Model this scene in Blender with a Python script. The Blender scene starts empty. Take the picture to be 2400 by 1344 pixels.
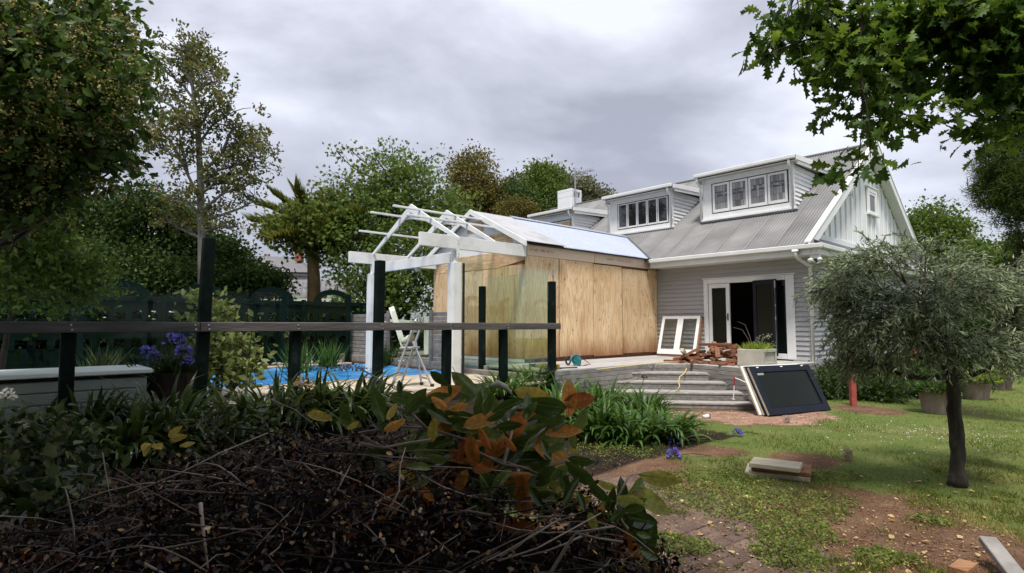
import bpy, math, random
import numpy as np
from mathutils import Vector, Matrix, Quaternion

random.seed(7); rng = np.random.default_rng(11)
sc = bpy.context.scene
COL = sc.collection
PI = math.pi

# ---------------------------------------------------------------- camera
F_PX = 1341.0                       # focal length in photo pixels (photo 2400 wide)
PITCH = math.atan2(90.0, F_PX)
EYE = 1.6
cd = bpy.data.cameras.new('camera'); cam = bpy.data.objects.new('camera', cd); COL.objects.link(cam)
cd.sensor_width = 36.0; cd.lens = F_PX / 2400 * 36.0; cd.clip_start = 0.05; cd.clip_end = 2000
cam.location = (0, 0, EYE); cam.rotation_euler = (PI/2 + PITCH, 0, 0)
sc.camera = cam

# ---------------------------------------------------------------- sky, sun, exposure
SUN_EL, SUN_AZ = math.radians(66), math.radians(189)     # azimuth clockwise from +Y (the view direction)
w = bpy.data.worlds.new('World'); sc.world = w; w.use_nodes = True
nt = w.node_tree; nt.nodes.clear()
N = nt.nodes.new; L = nt.links.new
wo = N('ShaderNodeOutputWorld'); bg = N('ShaderNodeBackground'); bg.inputs['Strength'].default_value = 0.1
sky = N('ShaderNodeTexSky'); sky.sky_type = 'NISHITA'; sky.sun_disc = False
sky.sun_elevation = SUN_EL; sky.sun_rotation = SUN_AZ
tc = N('ShaderNodeTexCoord'); sep = N('ShaderNodeSeparateXYZ'); L(tc.outputs['Generated'], sep.inputs[0])
def wm(op, a, b=None):
    n = N('ShaderNodeMath'); n.operation = op
    for i, v in enumerate((a, b)):
        if v is None: continue
        if isinstance(v, (int, float)): n.inputs[i].default_value = v
        else: L(v, n.inputs[i])
    return n.outputs[0]
n1 = N('ShaderNodeTexNoise'); n1.inputs['Scale'].default_value = 2.1; n1.inputs['Detail'].default_value = 9; n1.inputs['Roughness'].default_value = .5; n1.inputs['Distortion'].default_value = .25
mp = N('ShaderNodeMapping'); mp.inputs['Location'].default_value = (2.3, .7, 1.4); mp.inputs['Scale'].default_value = (1.0, 1.0, 1.9); L(tc.outputs['Generated'], mp.inputs[0]); L(mp.outputs[0], n1.inputs['Vector'])
rp = N('ShaderNodeValToRGB')
cr = rp.color_ramp
cr.elements[0].position = .35; cr.elements[0].color = (.185, .192, .226, 1)
cr.elements[1].position = .585; cr.elements[1].color = (.405, .418, .468, 1)
e = cr.elements.new(.48); e.color = (.29, .299, .345, 1)
L(n1.outputs['Fac'], rp.inputs['Fac'])
sc10 = N('ShaderNodeVectorMath'); sc10.operation = 'SCALE'; sc10.inputs['Scale'].default_value = 10.0; L(rp.outputs['Color'], sc10.inputs[0])
mx = N('ShaderNodeMix'); mx.data_type = 'RGBA'; mx.inputs['Factor'].default_value = .93
L(sky.outputs['Color'], mx.inputs['A']); L(sc10.outputs[0], mx.inputs['B'])
L(mx.outputs['Result'], bg.inputs['Color']); L(bg.outputs[0], wo.inputs['Surface'])

sd = bpy.data.lights.new('sun', 'SUN'); sd.energy = 2.0; sd.angle = math.radians(11); sd.color = (1, .96, .9)
so = bpy.data.objects.new('sun', sd); COL.objects.link(so)
sv = Vector((math.sin(SUN_AZ)*math.cos(SUN_EL), math.cos(SUN_AZ)*math.cos(SUN_EL), math.sin(SUN_EL)))
so.rotation_euler = sv.to_track_quat('Z', 'Y').to_euler(); so.location = sv * 60
vs = sc.view_settings; vs.view_transform = 'Standard'; vs.look = 'None'; vs.exposure = 1.28; vs.gamma = 1.0; vs.use_curve_mapping = False
sc.render.engine = 'CYCLES'
try:
    sc.cycles.use_denoising = True; sc.cycles.max_bounces = 8; sc.cycles.transparent_max_bounces = 16
except Exception: pass

# ---------------------------------------------------------------- frames and measuring helpers
A0 = math.radians(-47.5)
RX = np.array([math.cos(A0), math.sin(A0), 0.]); RY = np.array([-math.sin(A0), math.cos(A0), 0.])
HB = np.array([7.02, 13.5, 0.])                      # front right corner of the house: origin of the house frame
def W(p): p = np.asarray(p, float); return HB + p[0]*RX + p[1]*RY + np.array([0, 0, p[2]])
def Hl(p): p = np.asarray(p, float) - HB; return np.array([p@RX, p@RY, p[2]])
def ray(px, py):
    v = np.array([px-1200, F_PX*math.cos(PITCH)+(py-672)*math.sin(PITCH), F_PX*math.sin(PITCH)-(py-672)*math.cos(PITCH)])
    return v / v[1]
def at(px, py, Y): return np.array([0, 0, EYE]) + ray(px, py)*Y      # point seen at a photo pixel, Y metres ahead
def gp(px, py, z=0.0):
    r = ray(px, py); t = (z-EYE)/r[2]; return np.array([0, 0, EYE]) + t*r

# ---------------------------------------------------------------- materials
def lin(c): return tuple(((x/12.92) if x <= .04045 else ((x+.055)/1.055)**2.4) for x in c)
def M(name, cols, scale=4., rough=.7, bump=0., bscale=None, stretch=(1, 1, 1), detail=5, rnd=0., metal=0., spec=.3, distort=0., pos=None, hue=0.):
    m = bpy.data.materials.new(name); m.use_nodes = True; t = m.node_tree; b = t.nodes['Principled BSDF']; n = t.nodes.new; l = t.links.new
    co = n('ShaderNodeTexCoord'); mp = n('ShaderNodeMapping'); mp.inputs['Scale'].default_value = stretch
    oi = n('ShaderNodeObjectInfo'); ad = n('ShaderNodeVectorMath'); ad.operation = 'ADD'
    sl = n('ShaderNodeVectorMath'); sl.operation = 'SCALE'; sl.inputs[0].default_value = (17.3, 9.1, 13.7); l(oi.outputs['Random'], sl.inputs['Scale'])
    l(co.outputs['Object'], ad.inputs[0]); l(sl.outputs[0], ad.inputs[1]); l(ad.outputs[0], mp.inputs[0])
    nz = n('ShaderNodeTexNoise'); nz.inputs['Scale'].default_value = scale; nz.inputs['Detail'].default_value = detail; nz.inputs['Roughness'].default_value = .6; nz.inputs['Distortion'].default_value = distort
    l(mp.outputs[0], nz.inputs['Vector'])
    r = n('ShaderNodeValToRGB'); e = r.color_ramp.elements
    k = len(cols); ps = pos or [(.25 + .5*i/max(1, k-1)) for i in range(k)]
    e[0].position = ps[0]; e[0].color = (*cols[0], 1); e[1].position = ps[-1]; e[1].color = (*cols[-1], 1)
    for i in range(1, k-1):
        x = e.new(ps[i]); x.color = (*cols[i], 1)
    l(nz.outputs['Fac'], r.inputs['Fac']); out = r.outputs['Color']
    if rnd or hue:
        h = n('ShaderNodeHueSaturation'); l(out, h.inputs['Color'])
        mr = n('ShaderNodeMapRange'); mr.inputs['To Min'].default_value = 1-rnd; mr.inputs['To Max'].default_value = 1+rnd; l(oi.outputs['Random'], mr.inputs['Value']); l(mr.outputs[0], h.inputs['Value'])
        if hue:
            m2 = n('ShaderNodeMapRange'); m2.inputs['To Min'].default_value = .5-hue; m2.inputs['To Max'].default_value = .5+hue; l(oi.outputs['Random'], m2.inputs['Value']); l(m2.outputs[0], h.inputs['Hue'])
        out = h.outputs['Color']
    l(out, b.inputs['Base Color'])
    b.inputs['Roughness'].default_value = rough; b.inputs['Metallic'].default_value = metal; b.inputs['Specular IOR Level'].default_value = spec
    if bump:
        nb = n('ShaderNodeTexNoise'); nb.inputs['Scale'].default_value = bscale or scale*4; nb.inputs['Detail'].default_value = 4; l(mp.outputs[0], nb.inputs['Vector'])
        bp = n('ShaderNodeBump'); bp.inputs['Strength'].default_value = bump; bp.inputs['Distance'].default_value = .02; l(nb.outputs['Fac'], bp.inputs['Height']); l(bp.outputs[0], b.inputs['Normal'])
    return m
def ribshadeM(m, lo):                       # rib shading painted in: troughs of corrugated iron darker, crests lighter
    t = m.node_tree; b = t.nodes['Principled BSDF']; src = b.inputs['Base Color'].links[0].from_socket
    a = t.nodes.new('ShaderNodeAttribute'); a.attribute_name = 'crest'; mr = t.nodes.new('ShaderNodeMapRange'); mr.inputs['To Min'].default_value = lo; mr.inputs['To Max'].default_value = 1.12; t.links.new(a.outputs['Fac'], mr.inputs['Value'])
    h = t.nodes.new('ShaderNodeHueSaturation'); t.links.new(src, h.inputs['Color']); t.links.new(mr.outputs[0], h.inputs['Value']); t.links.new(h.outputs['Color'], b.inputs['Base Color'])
def leafM(name, cols, transl=.35, rough=.5, spec=.35, pos=None):
    cols = [(min(1, c[0]*1.15), c[1]*1.05, c[2]*.75) if c[1] > c[2]*1.2 else c for c in cols]; spec *= .6; rough = min(.8, rough+.05)
    m = bpy.data.materials.new(name); m.use_nodes = True; t = m.node_tree; b = t.nodes['Principled BSDF']; n = t.nodes.new; l = t.links.new
    a = n('ShaderNodeAttribute'); a.attribute_name = 'rnd'; oi = n('ShaderNodeObjectInfo')
    ad = n('ShaderNodeMath'); ad.operation = 'ADD'; l(a.outputs['Fac'], ad.inputs[0]); l(oi.outputs['Random'], ad.inputs[1])
    fr = n('ShaderNodeMath'); fr.operation = 'FRACT'; l(ad.outputs[0], fr.inputs[0])
    r = n('ShaderNodeValToRGB'); e = r.color_ramp.elements; k = len(cols)
    ps = pos or [i/max(1, k-1) for i in range(k)]
    e[0].position = ps[0]; e[0].color = (*cols[0], 1); e[1].position = ps[-1]; e[1].color = (*cols[-1], 1)
    for i in range(1, k-1):
        x = e.new(ps[i]); x.color = (*cols[i], 1)
    l(fr.outputs[0], r.inputs['Fac'])
    tcx = n('ShaderNodeTexCoord'); nzx = n('ShaderNodeTexNoise'); nzx.inputs['Scale'].default_value = 7; nzx.inputs['Detail'].default_value = 3; l(tcx.outputs['Object'], nzx.inputs['Vector'])
    mrx = n('ShaderNodeMapRange'); mrx.inputs['From Min'].default_value = .3; mrx.inputs['From Max'].default_value = .7; mrx.inputs['To Min'].default_value = .62; mrx.inputs['To Max'].default_value = 1.3; l(nzx.outputs['Fac'], mrx.inputs['Value'])
    hvx = n('ShaderNodeHueSaturation'); l(r.outputs['Color'], hvx.inputs['Color']); l(mrx.outputs[0], hvx.inputs['Value']); r = hvx; l(r.outputs['Color'], b.inputs['Base Color'])
    b.inputs['Roughness'].default_value = rough; b.inputs['Specular IOR Level'].default_value = spec
    tr = n('ShaderNodeBsdfTranslucent'); hs = n('ShaderNodeHueSaturation'); hs.inputs['Value'].default_value = 1.5; hs.inputs['Hue'].default_value = .485; l(r.outputs['Color'], hs.inputs['Color']); l(hs.outputs['Color'], tr.inputs['Color'])
    mxs = n('ShaderNodeMixShader'); mxs.inputs[0].default_value = transl; l(b.outputs[0], mxs.inputs[1]); l(tr.outputs[0], mxs.inputs[2])
    l(mxs.outputs[0], t.nodes['Material Output'].inputs['Surface'])
    return m
def glassM(name, tint, refl=1.0):
    m = bpy.data.materials.new(name); m.use_nodes = True; t = m.node_tree; t.nodes.clear(); n = t.nodes.new; l = t.links.new
    o = n('ShaderNodeOutputMaterial'); tp = n('ShaderNodeBsdfTransparent'); tp.inputs[0].default_value = (*tint, 1)
    g = n('ShaderNodeBsdfGlossy'); g.inputs['Roughness'].default_value = .02; g.inputs['Color'].default_value = (.9, .95, .93, 1)
    f = n('ShaderNodeFresnel'); f.inputs['IOR'].default_value = 1.45
    mu = n('ShaderNodeMath'); mu.operation = 'MULTIPLY'; mu.inputs[1].default_value = refl; l(f.outputs[0], mu.inputs[0])
    ms = n('ShaderNodeMixShader'); l(mu.outputs[0], ms.inputs[0]); l(tp.outputs[0], ms.inputs[1]); l(g.outputs[0], ms.inputs[2]); l(ms.outputs[0], o.inputs['Surface'])
    return m
def plywoodM(name, axis='z'):
    m = bpy.data.materials.new(name); m.use_nodes = True; t = m.node_tree; b = t.nodes['Principled BSDF']; n = t.nodes.new; l = t.links.new
    co = n('ShaderNodeTexCoord'); oi = n('ShaderNodeObjectInfo'); ad = n('ShaderNodeVectorMath'); ad.operation = 'ADD'
    sl = n('ShaderNodeVectorMath'); sl.operation = 'SCALE'; sl.inputs[0].default_value = (37.3, 19.1, 23.7); l(oi.outputs['Random'], sl.inputs['Scale'])
    l(co.outputs['Object'], ad.inputs[0]); l(sl.outputs[0], ad.inputs[1])
    mp = n('ShaderNodeMapping'); mp.inputs['Scale'].default_value = (3.2, 3.2, .38) if axis == 'z' else (.38, .38, 3.2); l(ad.outputs[0], mp.inputs[0])
    nz = n('ShaderNodeTexNoise'); nz.inputs['Scale'].default_value = 1.6; nz.inputs['Detail'].default_value = 3; nz.inputs['Distortion'].default_value = .5; l(mp.outputs[0], nz.inputs['Vector'])
    mu = n('ShaderNodeMath'); mu.operation = 'MULTIPLY'; mu.inputs[1].default_value = 60; l(nz.outputs['Fac'], mu.inputs[0])
    sn = n('ShaderNodeMath'); sn.operation = 'SINE'; l(mu.outputs[0], sn.inputs[0])
    mr = n('ShaderNodeMapRange'); mr.inputs['From Min'].default_value = -1; l(sn.outputs[0], mr.inputs['Value'])
    n2 = n('ShaderNodeTexNoise'); n2.inputs['Scale'].default_value = 1.3; n2.inputs['Detail'].default_value = 6; l(ad.outputs[0], n2.inputs['Vector'])
    r = n('ShaderNodeValToRGB'); e = r.color_ramp.elements; e[0].position = .3; e[0].color = (*lin((.82, .70, .54)), 1); e[1].position = .72; e[1].color = (*lin((.91, .81, .66)), 1); l(n2.outputs['Fac'], r.inputs['Fac'])
    mx = n('ShaderNodeMix'); mx.data_type = 'RGBA'; mx.inputs['B'].default_value = (*lin((.69, .52, .36)), 1); l(r.outputs['Color'], mx.inputs['A'])
    pw = n('ShaderNodeMath'); pw.operation = 'POWER'; pw.inputs[1].default_value = 2.5; l(mr.outputs[0], pw.inputs[0])
    m3 = n('ShaderNodeMath'); m3.operation = 'MULTIPLY'; m3.inputs[1].default_value = .6; l(pw.outputs[0], m3.inputs[0]); l(m3.outputs[0], mx.inputs['Factor'])
    # knots
    mk = n('ShaderNodeMapping'); mk.inputs['Scale'].default_value = (5, 5, 2.4) if axis == 'z' else (2.4, 2.4, 5); l(ad.outputs[0], mk.inputs[0])
    vo = n('ShaderNodeTexVoronoi'); vo.inputs['Scale'].default_value = 1.2; l(mk.outputs[0], vo.inputs['Vector'])
    kr = n('ShaderNodeMapRange'); kr.inputs['From Min'].default_value = .13; kr.inputs['From Max'].default_value = .05; l(vo.outputs['Distance'], kr.inputs['Value'])
    mk2 = n('ShaderNodeMix'); mk2.data_type = 'RGBA'; mk2.inputs['B'].default_value = (*lin((.42, .25, .15)), 1); l(mx.outputs['Result'], mk2.inputs['A']); l(kr.outputs[0], mk2.inputs['Factor'])
    # rain stains that rise from the foot and long runs
    n4 = n('ShaderNodeTexNoise'); n4.inputs['Scale'].default_value = 2.2; n4.inputs['Detail'].default_value = 5; m4 = n('ShaderNodeMapping'); m4.inputs['Scale'].default_value = (1.6, 1.6, .5); l(ad.outputs[0], m4.inputs[0]); l(m4.outputs[0], n4.inputs['Vector'])
    s4 = n('ShaderNodeMapRange'); s4.inputs['From Min'].default_value = .48; s4.inputs['From Max'].default_value = .72; s4.inputs['To Max'].default_value = .55; l(n4.outputs['Fac'], s4.inputs['Value'])
    mx4 = n('ShaderNodeMix'); mx4.data_type = 'RGBA'; mx4.inputs['B'].default_value = (*lin((.73, .57, .40)), 1); l(mk2.outputs['Result'], mx4.inputs['A']); l(s4.outputs[0], mx4.inputs['Factor'])
    sz = n('ShaderNodeSeparateXYZ'); l(co.outputs['Object'], sz.inputs[0]); zs = n('ShaderNodeMath'); zs.operation = 'MULTIPLY_ADD'; zs.inputs[1].default_value = -.55; l(n4.outputs['Fac'], zs.inputs[0]); l(sz.outputs['Z'], zs.inputs[2])
    zr = n('ShaderNodeMapRange'); zr.inputs['From Min'].default_value = 1.05; zr.inputs['From Max'].default_value = .55; zr.inputs['To Max'].default_value = .75 if axis == 'z' else 0; l(zs.outputs[0], zr.inputs['Value'])
    mx5 = n('ShaderNodeMix'); mx5.data_type = 'RGBA'; mx5.inputs['B'].default_value = (*lin((.50, .30, .17)), 1); l(mx4.outputs['Result'], mx5.inputs['A']); l(zr.outputs[0], mx5.inputs['Factor']); mx4 = mx5      # splashed mud and damp at the foot
    hv = n('ShaderNodeHueSaturation'); l(mx4.outputs['Result'], hv.inputs['Color']); mh = n('ShaderNodeMapRange'); mh.inputs['To Min'].default_value = .84; mh.inputs['To Max'].default_value = 1.12; l(oi.outputs['Random'], mh.inputs['Value']); l(mh.outputs[0], hv.inputs['Value'])
    l(hv.outputs['Color'], b.inputs['Base Color']); b.inputs['Roughness'].default_value = .75; b.inputs['Specular IOR Level'].default_value = .2
    return m

WHITE = M('white_paint', [(.66, .66, .64), (.80, .80, .79)], 2.2, .45, .05, 30, rnd=.02)
WHITE2 = M('dirty_white_paint', [(.50, .51, .49), (.74, .74, .72), (.80, .80, .78)], 1.6, .5, .1, 24)
GREYW = M('grey_weatherboard_paint', [(.345, .345, .35), (.415, .415, .42)], 1.5, .55, .06, 20, rnd=.05)
WHITEB = M('white_weatherboard_paint', [(.70, .71, .71), (.80, .81, .81)], 1.7, .5, .05, 20, rnd=.03)
SOFFIT = M('cream_soffit_paint', [(.58, .56, .52), (.70, .68, .63)], 1.2, .6)
OLDROOF = M('weathered_grey_corrugated_iron', [(.15, .147, .145), (.205, .20, .197), (.265, .258, .252)], 1.1, .6, .1, 12, rnd=.08, spec=.3)
NEWROOF = M('pale_blue_roofing_foil', [(.33, .365, .46), (.40, .435, .525)], 9, .5, .1, 30, rnd=.015)
ribshadeM(OLDROOF, .5); ribshadeM(NEWROOF, .8)
GREYROOF = M('weathered_flat_grey_sheet', [(.26, .265, .28), (.40, .40, .41), (.46, .46, .47)], 1.6, .6, .1, 14)
DARKTRIM = M('dark_lead_flashing', [(.06, .062, .07), (.11, .11, .12)], 3, .6)
PLY = plywoodM('construction_plywood'); PLYH = plywoodM('construction_plywood_laid_flat', 'x')
LVL = M('pale_laminated_beam', [(.66, .50, .38), (.76, .61, .48)], 3, .75, .05, 20, stretch=(.5, .5, 4))
GREYWOOD = M('silvered_deck_timber', [(.14, .13, .12), (.225, .21, .195), (.31, .295, .275)], 5, .85, .35, 26, stretch=(1, 1, 1), rnd=.16)
DECKX = M('silvered_timber_grain_across', [(.13, .12, .11), (.21, .195, .18), (.31, .29, .27)], 5, .85, .35, 18, stretch=(.35, 3, 3), rnd=.17)
DECKY = M('silvered_timber_grain_along', [(.26, .25, .235), (.38, .365, .345), (.50, .485, .46)], 5, .85, .3, 18, stretch=(3, .35, 3), rnd=.12)
TREAD = M('pale_tread_timber', [(.20, .185, .165), (.31, .29, .265), (.42, .40, .37)], 5, .85, .3, 18, stretch=(.35, 3, 3), rnd=.1)  # treads coloured paler than the riser boards
RAILW = M('dark_grey_rail_timber', [(.055, .05, .047), (.10, .09, .085), (.15, .14, .13)], 5, .85, .3, 20, stretch=(3, .3, 3), rnd=.1)
DKGREEN = M('dark_green_post_paint', [(.003, .006, .005), (.006, .013, .010), (.03, .036, .032)], 7, .65, .15, 30, spec=.06, pos=[.3, .62, .8])
FENCEG = M('dark_green_trellis_paint', [(.003, .010, .008), (.005, .016, .013)], 3, .7, .1, 20, rnd=.08, spec=.06)
BROWN = M('raw_brown_timber', [(.13, .055, .03), (.24, .11, .06), (.33, .17, .10)], 6, .85, .3, 22, stretch=(.4, 3, 3), rnd=.25, hue=.012)
PALEB = M('pale_planed_timber', [(.42, .36, .26), (.60, .53, .40)], 5, .8, .1, 20, stretch=(.6, 2, 2))
NAVY = M('navy_door_paint', [(.005, .007, .014), (.009, .012, .022)], 4, .5, .05, 30, spec=.2)
BLACK = M('black_plastic', [(.012, .012, .012), (.02, .02, .02)], 4, .5)
ALU = M('dull_aluminium', [(.42, .43, .44), (.58, .59, .60)], 12, .42, .05, 40, metal=.85)
STEEL = M('steel_bracket', [(.35, .35, .36), (.5, .5, .5)], 20, .4, metal=.9)
TEAL = M('teal_tool_plastic', [(.02, .14, .16), (.03, .18, .20)], 6, .4)
YELLOW = M('yellow_tool_plastic', [(.45, .28, .03), (.55, .36, .05)], 6, .45)
RED = M('faded_red_paint', [(.25, .05, .04), (.42, .10, .08)], 7, .6, .15, 30)
REDB = M('red_marker_paint', [(.30, .02, .02), (.36, .03, .03)], 7, .5)
BLUE = M('blue_pool_cover', [(.008, .05, .13), (.03, .16, .38), (.05, .25, .52), (.20, .45, .68)], 2.6, .25, 1.0, 8, spec=.6, distort=.6, stretch=(1, .45, 1))
STONE = M('planter_limestone', [(.36, .34, .27), (.50, .47, .39)], 4, .8, .15, 24)
POTC = M('weathered_terracotta_concrete', [(.16, .12, .095), (.27, .215, .18)], 5, .85, .2, 22, rnd=.1)
PAVE = M('sand_colour_paver', [(.40, .34, .25), (.52, .45, .35)], 5, .8, .15, 26, rnd=.1, hue=.008)
COPING = M('tan_coping_tile', [(.34, .24, .16), (.46, .34, .23)], 4, .7, .1, 22, rnd=.08)
BRICKP = M('dark_red_brown_paver', [(.07, .045, .035), (.12, .08, .062), (.19, .13, .10)], 6, .85, .3, 30, rnd=.2)
BRICKR = M('dusty_red_brick_paver', [(.19, .10, .07), (.28, .165, .115), (.36, .24, .175)], 5, .9, .2, 24, rnd=.16)
BRICKW = M('red_house_brick', [(.20, .07, .045), (.32, .13, .09)], 5, .85, .1, 30, rnd=.2)
SLATE = M('grey_roof_shingle', [(.12, .115, .12), (.20, .19, .195)], 4, .75, .2, 16, rnd=.2)
PEBBLE = M('river_pebble', [(.16, .155, .15), (.30, .29, .27)], 6, .8, .1, rnd=.3)
BARK = M('dark_bark', [(.016, .013, .011), (.05, .042, .034), (.10, .088, .07)], 14, .9, 1.0, 34, stretch=(1, 1, .3))
BARKG = M('pale_grey_bark', [(.11, .10, .085), (.24, .22, .19)], 7, .9, .4, 22, stretch=(1, 1, .4))
BARKP = M('ringed_palm_bark', [(.16, .10, .045), (.26, .17, .08)], 7, .85, .4, 20, stretch=(.5, .5, 4))
TWIG = M('dry_pale_twig', [(.16, .115, .09), (.40, .32, .26)], 7, .85, rnd=.35)
TWIGD = M('dark_brown_twig', [(.015, .009, .007), (.05, .032, .025)], 7, .85, rnd=.3)
PVC = M('pale_sage_box_panel', [(.21, .25, .22), (.27, .31, .28)], 2, .5)
PVCT = M('pale_mint_box_lid', [(.70, .80, .74), (.76, .84, .79)], 3, .4)
RUBBER = M('yellow_extension_cord_rubber', [(.52, .40, .17), (.6, .48, .22)], 5, .5)
PAPER = M('white_paper_cup', [(.62, .60, .55), (.72, .70, .66)], 5, .7)
HEAPSHADE = M('painted_heap_shade', [(.003, .002, .002), (.012, .008, .006)], 9, .95, .6, 25, spec=.05)  # near black colour standing for deep shade inside the brush heap
SOIL = M('dark_garden_soil', [(.014, .010, .008), (.036, .025, .018)], 6, .95, .6, 20)
ROOMM = M('unlit_room_plaster', [(.20, .19, .18), (.25, .24, .23)], 2, .9)
MDF = M('orange_board', [(.52, .34, .15), (.58, .39, .19)], 4, .8)
LEAD = M('dark_lead_came', [(.07, .07, .075), (.10, .10, .11)], 9, .5)
LGLASS = M('grey_leadlight_glass', [(.16, .155, .15), (.30, .29, .28)], 1.5, .12, .06, 9, rnd=.55, spec=.6)
WGLASS = M('dark_reflective_window_glass', [(.015, .016, .018), (.03, .03, .032)], 1, .03, .01, 3, spec=.9)
DGLASS = M('dark_door_glass', [(.006, .009, .007), (.010, .013, .010)], 1, .06, spec=.13)
GLASS = glassM('green_tinted_fence_glass', (.895, .93, .865), .16)
CLEAR = glassM('clear_window_glass', (.96, .97, .96), .5)
INK = M('faded_grey_stamp_ink', [(.16, .14, .12), (.24, .2, .17)], 40, .9)
WRAP = M('pale_blue_building_wrap', [(.45, .52, .56), (.62, .68, .71)], 4, .5, .3, 9)
RUST = M('rusty_steel_edge', [(.06, .035, .025), (.2, .1, .06)], 9, .8)
CERAM = M('coloured_glazed_pot', [(.30, .20, .10), (.45, .40, .32)], 12, .4)
GUTTERM = M('white_gutter_enamel', [(.60, .60, .58), (.72, .72, .70)], 3, .4)

def G(*c): return tuple(c)
L_PHOT = leafM('hedge_tree_leaf', [G(0.0176, 0.0400, 0.0104), G(0.0400, 0.0880, 0.0192), G(0.0880, 0.1600, 0.0400)], .3, .4)
L_FLOW = leafM('cream_flower_bud', [G(.24, .23, .10), G(.36, .34, .17), G(.26, .22, .10)], .15, .7)
L_SPAR = leafM('sparse_tree_leaf', [G(.05, .075, .024), G(.09, .12, .04), G(.13, .15, .055), G(.20, .10, .03)], .3, .5, .4, [0, .4, .85, 1])
L_HEDG = leafM('dark_hedge_leaf', [G(0.0176, 0.0391, 0.0117), G(0.0313, 0.0684, 0.0176), G(0.0587, 0.1075, 0.0274)], .3, .5)
L_MAPL = leafM('maple_leaf', [G(0.0455, 0.0910, 0.0208), G(0.0780, 0.1430, 0.0325), G(0.1300, 0.1950, 0.0520)], .4, .5)
L_YELL = leafM('lime_maple_leaf', [G(.05, .085, .018), G(.09, .135, .03), G(.14, .19, .05)], .4, .5)
L_BRWN = leafM('olive_brown_leaf', [G(0.0607, 0.0743, 0.0216), G(0.1080, 0.1080, 0.0297), G(0.1620, 0.1283, 0.0405)], .3, .6)
L_GREY = leafM('grey_olive_leaf', [G(0.0700, 0.0812, 0.0490), G(0.1260, 0.1400, 0.0980), G(0.1820, 0.1960, 0.1470)], .25, .6)
L_PALM = leafM('palm_frond', [G(.07, .10, .02), G(.14, .17, .03), G(.24, .25, .06)], .3, .45)
L_PEAR = leafM('silver_green_pear_leaf', [G(.115, .17, .14), G(.22, .295, .24), G(.37, .44, .36)], .3, .45)
L_OAK = leafM('oak_leaf', [G(.026, .066, .012), G(.055, .12, .02), G(.12, .21, .035)], .42, .45)
L_CONI = leafM('bottlebrush_needle', [G(.022, .045, .009), G(.045, .08, .016), G(.085, .125, .03)], .3, .6)
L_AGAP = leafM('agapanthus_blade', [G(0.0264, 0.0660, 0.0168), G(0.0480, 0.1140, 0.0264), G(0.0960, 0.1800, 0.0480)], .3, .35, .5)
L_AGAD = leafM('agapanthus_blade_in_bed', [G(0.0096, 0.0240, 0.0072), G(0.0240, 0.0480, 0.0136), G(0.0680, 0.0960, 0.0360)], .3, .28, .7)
L_MAGG = leafM('glossy_magnolia_leaf', [G(.022, .05, .013), G(.05, .10, .024), G(.15, .22, .08)], .3, .18, .9)
L_MAGR = leafM('rusty_magnolia_leaf_underside', [G(.24, .08, .025), G(.46, .21, .055), G(.56, .35, .12)], .45, .6, .3)
L_MAGY = leafM('yellowed_magnolia_leaf', [G(.32, .28, .06), G(.44, .36, .10), G(.26, .30, .08)], .4, .45, .4)
L_DEAD = leafM('dead_brown_leaf', [G(.002, .001, .001), G(.007, .0025, .002), G(.032, .011, .006), G(.12, .05, .026), G(.60, .45, .30)], .15, .38, .5, [0, .5, .74, .90, 1])
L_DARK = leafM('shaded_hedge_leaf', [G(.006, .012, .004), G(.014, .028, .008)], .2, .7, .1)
L_SHRB = leafM('bed_shrub_leaf', [G(0.0112, 0.0245, 0.0084), G(0.0280, 0.0525, 0.0182), G(0.1190, 0.1540, 0.0770)], .3, .35, .5)
L_LIME = leafM('pale_shrub_leaf', [G(.07, .11, .035), G(.12, .17, .06), G(.22, .27, .14)], .35, .45)
L_GRAS = leafM('lawn_grass_blade', [G(0.0622, 0.1096, 0.0205), G(0.1023, 0.1462, 0.0329), G(0.1608, 0.1827, 0.0585), G(0.2485, 0.2047, 0.1023)], .3, .6, .3, [0, .5, .8, 1])
L_GRAD = leafM('dry_lawn_blade', [G(0.1700, 0.1530, 0.0595), G(0.2890, 0.2380, 0.1105), G(0.3910, 0.3230, 0.1785), G(0.1360, 0.1700, 0.0425)], .25, .7, .1)
L_CLOV = leafM('clover_weed_leaf', [G(.07, .115, .03), G(.12, .17, .05), G(.20, .25, .09), G(.40, .37, .10)], .35, .55, .3, [0, .5, .965, 1])
L_PLAN = leafM('bright_planter_grass', [G(.12, .20, .03), G(.18, .27, .05), G(.26, .34, .09)], .4, .5)
L_VIOL = leafM('violet_agapanthus_petal', [G(.12, .085, .42), G(.24, .19, .62), G(.42, .37, .76)], .4, .5)
L_DRYL = leafM('pale_fallen_leaf', [G(.34, .27, .17), G(.48, .40, .28), G(.24, .12, .06)], .1, .7, .2, [0, .7, 1])
L_LITT = leafM('ground_litter', [G(.05, .025, .016), G(.14, .08, .05), G(.26, .18, .12), G(.50, .42, .32)], .05, .8, .1, [0, .4, .8, 1])
L_WHIT = leafM('tiny_white_lawn_flower', [G(.6, .6, .55), G(.75, .75, .7)], .2, .7)

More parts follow.
